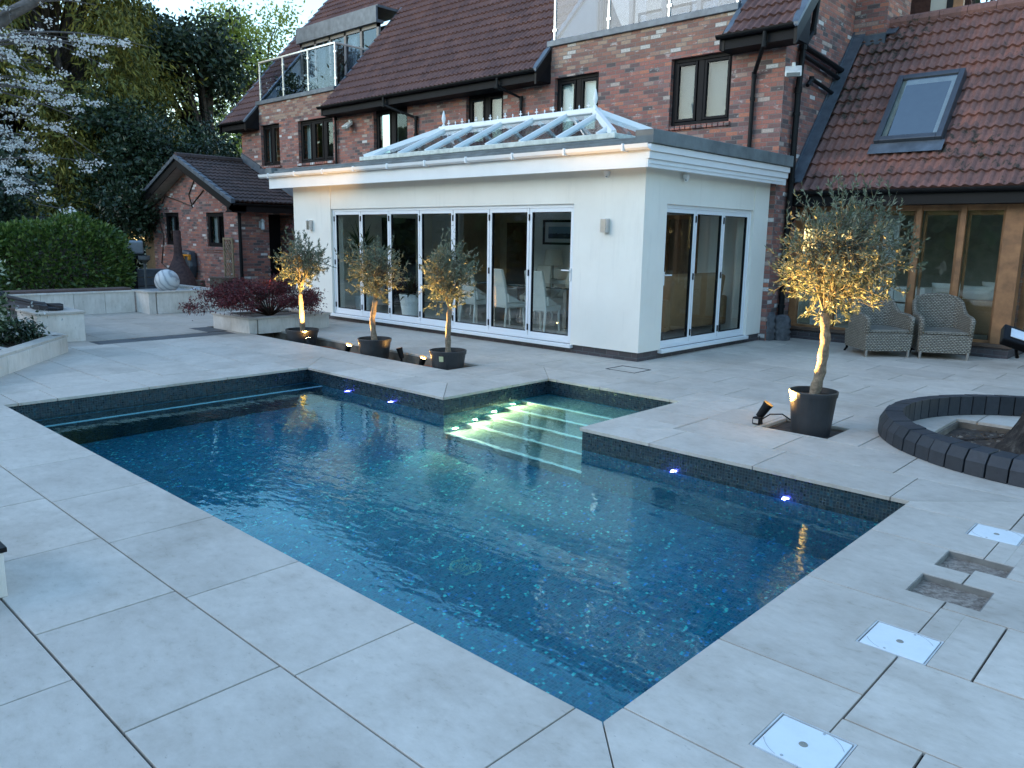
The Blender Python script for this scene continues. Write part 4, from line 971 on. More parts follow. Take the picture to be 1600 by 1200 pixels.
for sgn in (1, -1): sf_.prism([(RX, 11.02, SR-.28), (RX+sgn*3.0, 11.02, sz(RX+3.0)-.28), (RX+sgn*3.0, 11.02, sz(RX+3.0)-.26), (RX, 11.02, SR-.26)], (0, .38, 0))
sf_.build('soffit', plain('pale_soffit', (.42, .40, .38), .7), sro)
mb = MB(); x = 10.98
while x < FY: mb.tube([(RX, x, SR+.03), (RX, min(x+.44, FY), SR+.03)], .11, 8); x += .45
mb.build('ridge_tile', M['tile_shed'], sro)
gm = MB(); gut(gm, (SX1+.47, 11.0, 2.56), (SX1+.47, FY, 2.56), .06); gm.box(SX1, SX1+.42, 11.02, FY, 2.34, 2.55); gm.tube([(SX1+.08, SY-.05, 2.5), (SX1+.08, SY-.05, 0)], .05, 10); gm.build('gutter', M['black'], shed)
sfz = MB(); sfz.prism([(RX, FY-.05, SR+.05), (RX+3.4, FY-.05, sz(RX+3.4)+.05), (RX+3.4, FY-.05, sz(RX+3.4)+.3), (RX, FY-.05, SR+.3)], (0, .045, 0)); sfz.build('flashing', M['lead'], sro)
for k, (x0, x1, z0, z1) in enumerate(SW):
    f = MB()
    for b in ((x0, x0+.12, z0, z1), (x1-.12, x1, z0, z1), (x0+.12, x1-.12, z0, z0+.12), (x0+.12, x1-.12, z1-.12, z1), ((x0+x1)/2+.05, (x0+x1)/2+.15, z0+.12, z1-.12)): f.box(b[0], b[1], SY+.05, SY+.12, b[2], b[3])
    o = f.build('window', M['dframe'], shed); MB().box(x0+.12, x1-.12, SY+.08, SY+.086, z0+.12, z1-.12).build('pane', M['glass'], o)
    MB().box(x0+.15, (x0+x1)/2, SY+.18, SY+.2, z0, z1).build('curtain', plain('dull_curtain', (.32, .33, .32), .8), o); MB().box(x0-.1, x1+.1, SY+.5, SY+.55, z0-.1, z1+.1).build('dark_room', M['black'], o)
    s_ = MB(); s_.box(x0-.1, x1+.1, SY-.06, SY+.05, z0-.09, z0-.045); s_.box(x0-.06, x1+.06, SY-.03, SY+.05, z0-.16, z0-.10); s_.build('sill', M['brick'], o)
wlm = MB(); wlm.box(SX1, SX1+.03, 12.0, 12.1, 1.9, 2.1); wlm.tube([(SX1+.03, 12.05, 2.12), (SX1+.12, 12.05, 2.16)], .012, 6); wlm.lathe([(.03, 0), (.06, .03), (.05, .22), (.08, .25), (.01, .32)], (SX1+.13, 12.05, 1.84), 8)
wlm.build('lantern', plain('grey_lantern', (.5, .52, .52), .3), shed)
vn = MB()
for path in ([(-26.9, SY-.02, .7), (-26.6, SY-.02, 1.6), (-27.0, SY-.02, 2.3), (-26.3, SY-.02, 2.9)], [(-26.3, SY-.03, 2.9), (-25.2, SY-.02, 2.7), (-24.5, SY-.02, 2.55), (-23.6, SY-.02, 3.0)], [(-26.9, SY-.02, .7), (-25.8, SY-.02, .3), (-25.6, SY-.02, 0)], [(-24.2, SY-.02, 3.3), (-24.6, SY-.02, 2.9), (-24.4, SY-.02, 2.5)]): vn.tube(path, .018, 5)
vo = vn.build('bare_climber', M['wood_dark']); tag(vo, 'bare climbing stems trained over the outbuilding gable', 'climber')

# ================================================================ PLANTERS AND LOW WALLS
def capped_wall(name, lab, cat, rects, h, cap=.035, mat=None, over=.02, capmat=None, group=None, joints=.62):
    xs = [r[0] for r in rects]+[r[1] for r in rects]; ys = [r[2] for r in rects]+[r[3] for r in rects]
    t = thing(name, lab, cat, (sum(xs)/len(xs), sum(ys)/len(ys), 0), group=group)
    b = MB(); c_ = MB()
    for x0, x1, y0, y1 in rects:
        horiz = (x1-x0) > (y1-y0); L = (x1-x0) if horiz else (y1-y0); n = max(1, round(L/joints))
        for i in range(n):
            if horiz: b.box(x0+L*i/n+.003, x0+L*(i+1)/n-.003, y0, y1, -.02, h-cap)
            else: b.box(x0, x1, y0+L*i/n+.003, y0+L*(i+1)/n-.003, -.02, h-cap)
        n = max(1, round(L/.95))
        for i in range(n):
            if horiz: c_.box(x0+L*i/n-(over if i == 0 else -.002), x0+L*(i+1)/n+(over if i == n-1 else -.002), y0-over, y1+over, h-cap, h)
            else: c_.box(x0-over, x1+over, y0+L*i/n-(over if i == 0 else -.002), y0+L*(i+1)/n+(over if i == n-1 else -.002), h-cap, h)
    b.build('cladding', mat or M['white_block'], t, bevel=.003); c_.build('cap_stone', capmat or M['paving'], t, bevel=.003); return t
t = capped_wall('bench_wall', 'low white clad wall with a brown timber top in front of the hedge', 'wall', [(-18.25, -17.9, 2.6, 6.93)], .47, capmat=M['white_block'])
MB().box(-18.4, -17.95, 2.6, 6.9, .47, .52).build('timber_top', plain('brown_deck', (.10, .06, .05), .6, .3), t, bevel=.008)
t = capped_wall('sphere_planter', 'square white planter holding the marble ball', 'planter', [(-17.88, -17.2, 6.95, 7.1), (-17.35, -17.2, 7.12, 8.6), (-19.3, -17.37, 8.45, 8.6), (-17.35, -17.2, 8.62, 11.1)], .47)
MB().box(-19.2, -17.37, 7.12, 8.44, -.02, .40).build('soil', plain('pale_gravel', (.34, .32, .30), .9, .5, 40, bump=1, bscale=60), t)
s = N('marble'); v = s.obj(); wv = s.n('TexWave', wave_type='BANDS', bands_direction='DIAGONAL'); s.put(wv.inputs[0], v); wv.inputs['Scale'].default_value = 3.2; wv.inputs['Distortion'].default_value = 5; wv.inputs['Detail'].default_value = 3
s.base(s.ramp(wv.outputs[1], [(.06, (.30, .31, .32)), (.2, (.47, .48, .48)), (.8, (.55, .55, .54))]), .45); MARB = s.m
mb = MB(); mb.lathe([(max(.001, .265*math.sin(a)), -.265*math.cos(a)) for a in np.linspace(0, math.pi, 20)], (0, 0, 0), 30)
o = mb.build('marble_ball', MARB, smooth=True); o.location = (-17.8, 7.62, .65); o.rotation_euler = (.5, .3, .4); tag(o, 'grey veined marble ball sitting on the square white planter', 'ball ornament')
cm = MB(); cm.lathe([(.78, .4), (.74, .55), (.62, .9), (.48, 1.2), (.33, 1.5), (.22, 1.75), (.17, 1.95), (.16, 2.3), (.155, 2.9), (.12, 2.9)], (-20.45, 9.2, 0), 24)
cm_ = cm.build('chimenea', plain('rusted_steel', (.06, .028, .024), .75, .5, 9, bump=.5), smooth=False, bevel=.01); tag(cm_, 'tall rusty steel cone shaped chimenea behind the marble ball', 'chimenea')
cm_.scale = (.62, .62, .62); cm_.location = (-20.45*.38-.25, 9.2*.38, -.02)
# small stones and plants by the ball
for k, (x, y, sc) in enumerate(((-17.5, 8.05, .07), (-17.6, 8.2, .1), (-17.45, 8.3, .06))):
    mb = MB(); mb.lathe([(max(.001, sc*math.sin(a)*random.uniform(.85, 1.1)), -sc*.7*math.cos(a)) for a in np.linspace(0, math.pi, 7)], (x, y, .44), 9)
    tag(mb.build('pebble', MARB), ('small pale pebble beside the marble ball', 'largest pale pebble beside the marble ball', 'pebble at the outer edge of the ball planter')[k], 'pebble', 'pebbles by the marble ball')
t = capped_wall('counter_wall', 'white clad garden counter block with a dark end cover and shaded side', 'wall', [(-14.6, -13.6, 3.78, 4.46)], .47)
MB().box(-17.2, -14.64, 3.8, 4.44, -.02, .44).build('shaded_side', plain('shaded_cladding', (.035, .04, .045), .6, .3), t); MB().box(-17.2, -14.64, 3.76, 4.48, .44, .47).build('slate_top', M['wood_dark'], t)  # shade on the wall's side is put into this dark box colour
pl_ = MB(); pl_.tube([(-16.6, 4.1, .55), (-15.6, 4.15, .53), (-14.6, 4.2, .50)], [.035, .03, .03], 8); pl_.lathe([(.11, -.02), (.13, .05), (.06, .14), (.01, .16)], (-16.6, 4.08, .48), 10)
for i in range(12):
    a0, a1 = i*.52, (i+1)*.52; pl_.prism([(-14.35, 4.15, .48), (-14.35+.5*math.cos(a0), 4.15+.2*math.sin(a0), .475), (-14.35+.5*math.cos(a1), 4.15+.2*math.sin(a1), .475)], (0, 0, .03+.05*abs(math.sin(i*2.3))))
tag(pl_.build('folded_parasol_cover', plain('black_cloth', (.012, .013, .016), .8, .3, bump=.8, bscale=12)), 'folded black cloth and pole lying on the white counter block', 'cover')
t = capped_wall('maple_planter', 'low white stone planter filled with dark soil under the red maple', 'planter', [(-14.1, -12.75, 6.85, 7.0), (-12.9, -12.75, 7.02, 8.5), (-14.1, -12.92, 8.35, 8.5), (-14.1, -13.95, 7.02, 8.33)], .27)
MB().box(-13.95, -12.9, 7.0, 8.35, -.02, .22).build('soil', M['soil'], t)
# angled planter at the left
ap = thing('angled_planter', 'low angled stone planter at the left edge with pale cap stones', 'planter', (-11.5, 3, 0))
def wall_run(mb, a, b, th, z0, z1, n, gap=.003):
    a, b = Vector((*a, 0)), Vector((*b, 0)); d = (b-a); nn = Vector((-d.y, d.x, 0)).normalized()*th
    for i in range(n):
        p0, p1 = a+d*(i/n)+d.normalized()*gap, a+d*((i+1)/n)-d.normalized()*gap
        mb.prism([(p.x, p.y, z0) for p in (p0, p1, p1+nn, p0+nn)], (0, 0, z1-z0))
A0, A1 = (-8.95, 1.16), (-12.42, 3.82); A2 = (-14.9, 3.6)
b = MB(); wall_run(b, A0, A1, .12, -.02, .215, 7); wall_run(b, (A1[0]-.08, A1[1]-.02), A2, .12, -.02, .215, 3); b.build('cladding', M['white_block'], ap, bevel=.003)
b = MB(); wall_run(b, (A0[0]+.02, A0[1]-.025), (A1[0]+.0, A1[1]-.03), -.04+.24, .215, .25, 4); wall_run(b, (A1[0]+.0, A1[1]+.02), A2, .2, .215, .25, 2); b.build('cap_stone', M['paving'], ap, bevel=.003)
b = MB(); b.prism([(-9.0, 1.0, 0), (-12.45, 3.66, 0), (-14.9, 3.45, 0), (-15, -1, 0), (-9.5, -1, 0)], (0, 0, .13)); b.build('soil', M['soil'], ap)
b = MB(); wall_run(b, (-11.9, 3.0), (-12.7, 2.9), .1, .1, .17, 1); b.build('edging', M['white_block'], ap)
ep = thing('edge_block', 'corner of a low white block with dark top at the left edge of the paving', 'planter', (-4.3, .8, 0))
MB().box(-4.75, -4.16, .5, .92, 0, .225).build('cladding', M['white_block'], ep, bevel=.004); MB().box(-4.77, -4.15, .48, .935, .225, .25).build('dark_top', M['black'], ep, bevel=.003)

# ================================================================ OLIVE TREES, POTS, SPOTLIGHTS
OLV = leaf('olive_leaf', [(0, (.065, .085, .045)), (.35, (.11, .135, .08)), (.7, (.16, .185, .12)), (1, (.26, .275, .19))], .45, .2)
TWG = plain('olive_twig', (.13, .11, .07), .85, .3)
def olive(name, lab, base, z0, path, crown, n_twigs, r0, r1, leafL, skew=(0, 0, 0), seed=1):
    global rng; rng = np.random.default_rng(seed)
    t = thing(name, lab, 'olive tree', base, group='potted olive trees')
    P = [(base[0]+a, base[1]+b, c) for a, b, c in path]
    # knotty tapering trunk
    fine = []; R = []
    for i in range(len(P)-1):
        for q in np.linspace(0, 1, 6, endpoint=False): fine.append(Vector(P[i]).lerp(Vector(P[i+1]), q)); R.append(0)
    fine.append(Vector(P[-1])); n = len(fine); R = [r0+(r1-r0)*i/(n-1)+.10*r0*math.sin(i*1.9+seed) for i in range(n)]; R[0] *= 1.35
    MB().tube(fine, R, 12).build('trunk', M['bark'], t, smooth=True)
    top = np.array(P[-1]); c = np.array(crown[0]); rad = np.array(crown[1])
    tw = MB(); Lp = []; Ld = []
    nl = 9; limbs = []
    for i in range(nl):
        a = 6.283*i/nl+rng.uniform(-.3, .3); e = rng.uniform(.15, 1.2); d = np.array([math.cos(a)*math.cos(e), math.sin(a)*math.cos(e), math.sin(e)])
        end = c+d*rad*.6; mid = (top+end)/2+np.array([0, 0, .03]); limbs.append([top, mid, end]); tw.tube([top, mid, end], [r1*.5, r1*.32, r1*.15], 6)
    for i in range(n_twigs):
        L = limbs[rng.integers(nl)]; q = rng.uniform(.1, 1); s_ = L[1]*(1-q)+L[2]*q if q > .3 else L[0]*(.7-q)+L[1]*(.3+q)
        u = rng.normal(size=3); u /= np.linalg.norm(u); rr_ = rng.uniform(.55, 1.0)**.6*(1.0+.16*rng.normal())
        e = c+u*rad*rr_+np.array(skew)*max(0, u[2]); ctrl = (s_+e)/2+rng.normal(size=3)*.05+np.array([0, 0, .03])
        T = np.linspace(0, 1, 9)[:, None]; pts = (1-T)**2*s_+2*T*(1-T)*ctrl+T**2*e
        tw.tube([pts[0], pts[4], pts[8]], [.0055, .0035, .0015], 4, cap=False)
        # a tip that springs up and out
        tipd = unit((e-c)[None])[0]*.5+np.array([0, 0, .55])+rng.normal(size=3)*.35; tip = e+tipd*rng.uniform(.06, .16)
        tw.tube([e, tip], [.002, .001], 4, cap=False)
        fr = np.concatenate([rng.uniform(.35, 1, 17)]); pp = (1-fr[:, None])**2*s_+2*fr[:, None]*(1-fr[:, None])*ctrl+fr[:, None]**2*e
        f2 = rng.uniform(0, 1, 14); p2 = e+(tip-e)*f2[:, None]
        ax = unit((e-s_)[None])[0]
        Lp += [pp, p2]; Ld += [ax*.7+rng.normal(size=(17, 3))*.65, tipd*.9+rng.normal(size=(14, 3))*.5]
    Lp = np.concatenate(Lp); Ld = np.concatenate(Ld)
    tw.build('branches', TWG, t)
    quads(leaves(Lp, Ld, leafL*rng.uniform(.7, 1.15, len(Lp)), leafL*.24*rng.uniform(.8, 1.2, len(Lp)), .12), 'crown', OLV, t)
    return t
def pot(lab, base, r, h, taper=.78, sticker=False, rimh=.05):
    t = thing('plant_pot', lab, 'plant pot', base, group='black plant pots of the olive trees')
    MB().lathe([(.001, 0), (r*taper, 0), (r*.965, h-rimh), (r, h-rimh), (r*1.02, h-.008), (r*1.01, h), (r*.95, h), (r*.93, h-.05), (r*.9, h-.05)], base, 36).build('container', M['potm'], t, smooth=False, bevel=0)
    MB().lathe([(.001, h-.045), (r*.5, h-.05), (r*.92, h-.06)], base, 20).build('soil', M['soil'], t)
    if sticker: MB().prism([(base[0]+r*.93*math.cos(a), base[1]+r*.93*math.sin(a), base[2]+h-.13) for a in (-1.25, -1.0)]+[(base[0]+r*.97*math.cos(a), base[1]+r*.97*math.sin(a), base[2]+h-.06) for a in (-1.0, -1.25)], (.004, -.008, 0)).build('price_sticker', plain('pale_sticker', (.5, .52, .3), .6), t)
    return t
M['potm'] = plain('pot_plastic', (.025, .026, .028), .5, .25, 5, bump=.15)
# the sunken channel with three pots
ch_ = thing('planting_channel', 'long sunken soil channel edged with stone below the three olive pots', 'planting bed', (-10.3, 7.17, 0))
x0, x1, y0, y1 = PIT
cb = MB(); 
for bb_ in ((x0, x1, y0-.02, y0+.012), (x0, x1, y1-.012, y1+.02), (x0-.02, x0+.012, y0, y1), (x1-.012, x1+.02, y0, y1)): cb.box(bb_[0], bb_[1], bb_[2], bb_[3], -.25, -.032)
cb.build('concrete_edge', plain('rough_concrete', (.16, .13, .10), .9, .5, 5, bump=1, bscale=25), ch_); MB().box(x0, x1, y0, y1, -.28, -.14).build('soil', M['soil'], ch_)
wr_ = MB(); pth = [(x, 7.28+.05*math.sin(x*2.1), -.12+.02*math.sin(x*5)) for x in np.linspace(-12.5, -7.9, 40)]; wr_.tube(pth, .008, 5); wr_.tube([(x, 7.36+.04*math.sin(x*3.1+1), -.125) for x in np.linspace(-11.5, -8.4, 30)], .008, 5)
wr_.build('cable', plain('orange_cable', (.25, .07, .02), .5), ch_)
b4 = thing('tree_pit', 'square soil pit around the nearest olive pot', 'planting bed', (-2.9, 7.2, 0))
x0, x1, y0, y1 = PIT4
cb = MB()
for bb_ in ((x0, x1, y0-.02, y0+.01), (x0, x1, y1-.01, y1+.02), (x0-.02, x0+.01, y0, y1), (x1-.01, x1+.02, y0, y1)): cb.box(bb_[0], bb_[1], bb_[2], bb_[3], -.2, -.032)
cb.build('concrete_edge', bpy.data.materials['rough_concrete'], b4); MB().box(x0, x1, y0, y1, -.2, -.045).build('soil', M['soil'], b4)
B1, B2, B3, B4 = (-11.55, 7.16, -.14), (-9.5, 7.12, -.14), (-7.86, 7.12, -.14), (-2.86, 7.2, -.045)
pot('black plant pot lit orange on its right side, leftmost in the channel', B1, .27, .31); pot('black plant pot between the two glowing ground lamps', B2, .25, .36); pot('black plant pot with a pale sticker in the channel', B3, .25, .36, sticker=True)
pot('large black plant pot lit golden on its left, alone in a square pit', B4, .215, .42, .8)
olive('olive_tree', 'olive tree with the brightest golden trunk, leftmost in the channel', (B1[0], B1[1], .1), 0, [(.02, 0, .1), (.0, 0, .45), (-.02, 0, .78)], ((B1[0]+.06, B1[1], 1.26), (.40, .40, .42)), 165, .045, .034, .055, seed=3)
olive('olive_tree', 'olive tree with a dark leaning trunk, middle of the three in the channel', (B2[0], B2[1], .15), 0, [(.0, 0, .15), (-.05, 0, .5), (.04, 0, .80)], ((B2[0]+.02, B2[1], 1.20), (.40, .40, .40)), 165, .045, .035, .055, seed=5)
olive('olive_tree', 'compact olive tree with a dense round crown, rightmost in the channel', (B3[0], B3[1], .15), 0, [(.0, 0, .15), (.0, 0, .45), (.03, 0, .78)], ((B3[0]+.02, B3[1], 1.20), (.36, .36, .41)), 200, .04, .035, .05, seed=7)
olive('olive_tree', 'largest olive tree, nearest and alone, with a golden lit curved trunk', (B4[0], B4[1], .3), 0, [(0, 0, .3), (.035, .03, .55), (.055, .03, .85), (.03, .02, 1.10)], ((B4[0]+.13, B4[1]+.05, 1.56), (.54, .54, .48)), 330, .052, .040, .052, (.08, 0, .12), seed=9)
WARM = (1, .56, .16)
def ground_lamp(lab, loc, aim, energy, spot, glow=True, head=None):
    t = thing('ground_spotlight', lab, 'spotlight', loc, group='garden spotlights')
    L = Vector(loc); d = (Vector(aim)-L).normalized(); h0 = L+Vector((0, 0, .14)); 
    mb = MB(); mb.tube([h0-d*.06, h0+d*.07], [.036, .045], 14); mb.tube([h0+d*.07, h0+d*.10], [.047, .05], 14, cap=False)
    o = mb.build('lamp_head', M['black'], t)
    MB().tube([h0+d*.071, h0+d*.076], .041, 14).build('lamp_lens', emit('lamp_glow', (1, .52, .14), 40), o)
    MB().tube([L, h0-d*.03], .012, 8).build('stake', M['black'], t); MB().tube([h0-d*.06, h0-d*.09-Vector((0, 0, .05)), L+Vector((-.1, .05, .01)), L+Vector((-.02, .12, -.0))], .006, 6).build('cable', M['black'], t)
    lamp('lamp_beam', 'SPOT', h0+d*.11, energy, WARM, o, .03, Vector(aim), spot, .5)
    return t
ground_lamp('glowing ground lamp left of the middle olive pot', (-10.0, 6.98, -.14), (-9.55, 6.95, .75), 80, 78)
ground_lamp('glowing ground lamp left of the pot with a sticker', (-8.25, 6.98, -.14), (-7.9, 6.98, .75), 140, 82)
ground_lamp('ground lamp right of the leftmost olive pot', (-11.1, 7.0, -.14), (-11.5, 7.1, .55), 190, 60)
ground_lamp('ground lamp hidden low beside the middle olive pot', (-9.1, 7.3, -.14), (-9.4, 7.12, 1.1), 22, 70)
ground_lamp('black twin spotlight standing left of the nearest olive pot', (-3.28, 7.06, -.02), (-2.83, 7.2, .8), 330, 84)
t = thing('junction_lamp', 'small black square lamp tipped over beside the nearest spotlight', 'spotlight', (-3.28, 7.02, 0))
mb = MB(); mb.box(-3.34, -3.26, 6.97, 7.03, .005, .075); mb.build('lamp_head', M['black'], t, bevel=.008); MB().box(-3.325, -3.275, 6.962, 6.968, .02, .06).build('lens', M['steel'], t); MB().tube([(-3.27, 7.02, .05), (-3.2, 7.05, .11), (-3.1, 7.1, .12), (-2.95, 7.16, .02)], .007, 6).build('cable', M['black'], t)

# ================================================================ CURVED BRICK PLANTER AND BIG TRUNK
RC, RO, RW = (-.88, 8.15), 1.6, .2
rg_ = thing('curved_brick_planter', 'round planter ring of dark charcoal edging blocks around the big trunk', 'planter', (RC[0], RC[1], 0))
bk_ = MB(); nb = 62
for i in range(nb):
    a0, a1 = 6.2832*i/nb+.0035, 6.2832*(i+1)/nb-.0035; jz = random.uniform(-.004, .004); jr = random.uniform(-.004, .004)
    prof = [(RO+jr, 0), (RO-.005+jr, .11), (RO-.05+jr, .19+jz), (RO-RW, .20+jz), (RO-RW, 0)]
    vs = []
    for a in (a0, (a0+a1)/2, a1): vs += [(RC[0]+r*math.cos(a), RC[1]+r*math.sin(a), z) for r, z in prof]
    fs = [(0, 1, 2, 3, 4), (14, 13, 12, 11, 10)]
    for s_ in (0, 5):
        for j in range(5): fs.append((s_+j, s_+5+j, s_+5+(j+1) % 5, s_+(j+1) % 5))
    bk_.add(vs, fs)
s = N('charcoal_block'); isl = s.n('NewGeometry').outputs['Random Per Island']; nz = s.noise(s.pos(), 25.0, 5.0, .7)
c_ = s.ramp(isl, [(0, (.016, .019, .024)), (1, (.034, .037, .044))]); c_ = s.mix(.8, c_, s.ramp(nz, [(.3, (.7, .7, .7)), (.7, (1.3, 1.3, 1.3))]), 'MULTIPLY')
sc_ = s.noise(s.pos(), 3.5, 6.0, .8); c_ = s.mix(s.ramp(sc_, [(.66, (0, 0, 0)), (.72, (.35, .35, .35))]), c_, (.2, .2, .21, 1)); s.base(c_, .6); s.bump(nz, .4, .006)
bk_.build('edging_blocks', s.m, rg_, bevel=.004)
pit_ = thing('trunk_pit', 'rectangular soil pit with bark chips at the foot of the big trunk', 'planting bed', (-1, 8, 0))
x0, x1, y0, y1 = PITT
cb = MB()
for bb_ in ((x0, x1, y0-.02, y0+.02), (x0, x1, y1-.02, y1+.02), (x0-.02, x0+.02, y0+.02, y1-.02), (x1-.02, x1+.02, y0+.02, y1-.02)): cb.box(bb_[0], bb_[1], bb_[2], bb_[3], -.2, -.032)
cb.build('concrete_edge', bpy.data.materials['rough_concrete'], pit_)
gs = MB(); nx = 40; ny = 28
for j in range(ny+1):
    for i in range(nx+1):
        x = x0+(x1-x0)*i/nx; y = y0+(y1-y0)*j/ny; d = math.hypot(x+1.05, y-8.0)
        gs.v.append((x, y, -.09+.20*math.exp(-(d/.55)**2)+random.uniform(-.008, .008)))
for j in range(ny):
    for i in range(nx): k = j*(nx+1)+i; gs.f.append((k, k+1, k+nx+2, k+nx+1))
gs.build('soil', M['soil'], pit_, smooth=True)
rng = np.random.default_rng(4); n = 700; P = np.stack([rng.uniform(x0, x1, n), rng.uniform(y0, y1, n), np.zeros(n)], 1); d = np.hypot(P[:, 0]+1.05, P[:, 1]-8); P[:, 2] = -.08+.2*np.exp(-(d/.55)**2)
D = rng.normal(size=(n, 3)); D[:, 2] *= .15
quads(leaves(P, D, rng.uniform(.02, .07, n), rng.uniform(.01, .025, n), .2), 'bark_chips', leaf('bark_chip', [(0, (.05, .035, .025)), (.7, (.12, .09, .065)), (1, (.30, .27, .23))], .9, 0), kind='stuff')
bpy.data.objects['bark_chips']['label'] = 'pale bark chips and leaf litter around the big trunk'
tk = thing('big_tree', 'thick dark trunk with deeply ridged bark at the right edge', 'tree', (-1.02, 8.0, 0))
s = N('ridged_bark'); v = s.pos(); mp = s.n('Mapping'); s.put(mp.inputs[0], v); mp.inputs[3].default_value = (1, 1, .22)
nz = s.noise(mp.outputs[0], 16.0, 6.0, .7); s.base(s.ramp(nz, [(.35, (.012, .010, .009)), (.55, (.045, .036, .03)), (.7, (.12, .105, .09))]), .95); s.bump(nz, 1.0, .05)
tr_ = MB(); NT = 60; NZ = 60
for k in range(NZ+1):
    z = -.05+5.0*k/NZ; 
    for j in range(NT):
        a = 6.2832*j/NT; r = .27-.012*z+.20*math.exp(-max(0, z)*4.5)*(1+.35*math.sin(a*5+1)); r += .018*math.sin(a*17+2.1*math.sin(z*3))+.012*math.sin(a*29+z*5)
        tr_.v.append((-1.02+.09*max(0, z)+r*math.cos(a), 8.0+r*math.sin(a), z))
for k in range(NZ):
    for j in range(NT): tr_.f.append((k*NT+j, k*NT+(j+1) % NT, (k+1)*NT+(j+1) % NT, (k+1)*NT+j))
tr_.build('trunk', s.m, tk, smooth=True)
for k, (b_, c__) in enumerate((((-.6, 8.0, 4.6), (-1.4, 6.5, 7.5)), ((-.55, 8.0, 4.8), (1.6, 9.0, 8)), ((-.55, 8.0, 4.9), (-.5, 9.5, 8.5)))): MB().tube([b_, (Vector(b_)+Vector(c__))/2+Vector((0, 0, .3)), c__], [.16, .1, .04], 10).build('limb', s.m, tk, smooth=True)
def root_(pts): return MB().tube(pts, [.03, .022, .012], 6)
root_([(-1.3, 8.1, .05), (-1.6, 8.05, -.02), (-1.95, 7.9, -.07)]).build('root', s.m, tk)
fl4 = thing('floodlight', 'black rectangular floodlight fixed at the big trunk, pale lens facing up', 'floodlight', (-1.3, 8.0, 1.0))
o = MB().box(-.15, .15, -.05, .03, -.10, .10).build('lamp_body', M['black'], fl4, local=True, bevel=.012); MB().box(-.095, .085, -.057, -.051, -.045, .06).build('lens', plain('pale_lens', (.7, .75, .78), .2), fl4, local=True)
MB().tube([(0, .03, 0), (.03, .1, -.02), (.07, .16, -.03)], .016, 8).build('bracket', M['black'], fl4, local=True)
fl4.location = (-1.42, 8.0, .92); fl4.rotation_euler = (math.radians(-52), math.radians(18), math.radians(25))

# ================================================================ RATTAN CHAIRS
s = N('grey_rattan'); v = s.obj(); q = s.sep(v); nn_ = s.sep(s.n('TexCoord').outputs['Normal'])
big = s.math('GREATER_THAN', s.math('ABSOLUTE', nn_[0]), s.math('ABSOLUTE', nn_[1]))
u_ = s.math('ADD', s.math('MULTIPLY', q[0], s.math('SUBTRACT', 1.0, big)), s.math('MULTIPLY', q[1], big)); flat = s.math('GREATER_THAN', s.math('ABSOLUTE', nn_[2]), .75)
w_ = s.math('ADD', s.math('MULTIPLY', q[2], s.math('SUBTRACT', 1.0, flat)), s.math('MULTIPLY', q[1], flat))
row = s.math('FLOOR', s.math('DIVIDE', s.math('ADD', w_, 5.0), .026)); sh = s.math('MULTIPLY', s.math('MODULO', row, 2.0), .5)
cu = s.math('FRACT', s.math('ADD', s.math('DIVIDE', s.math('ADD', u_, 5.0), .05), sh)); cw = s.math('FRACT', s.math('DIVIDE', s.math('ADD', w_, 5.0), .026))
bu = s.math('SINE', s.math('MULTIPLY', cu, math.pi)); bw_ = s.math('SINE', s.math('MULTIPLY', cw, math.pi)); hgt = s.math('MULTIPLY', s.math('POWER', bu, .6), s.math('POWER', bw_, .7))
nz = s.noise(v, 20.0, 3.0); tone = s.ramp(nz, [(.3, (.30, .265, .205)), (.7, (.46, .41, .33))])
s.base(s.mix(hgt, (.025, .022, .018, 1), tone), .6); s.bump(hgt, 1.0, .012); RAT = s.m
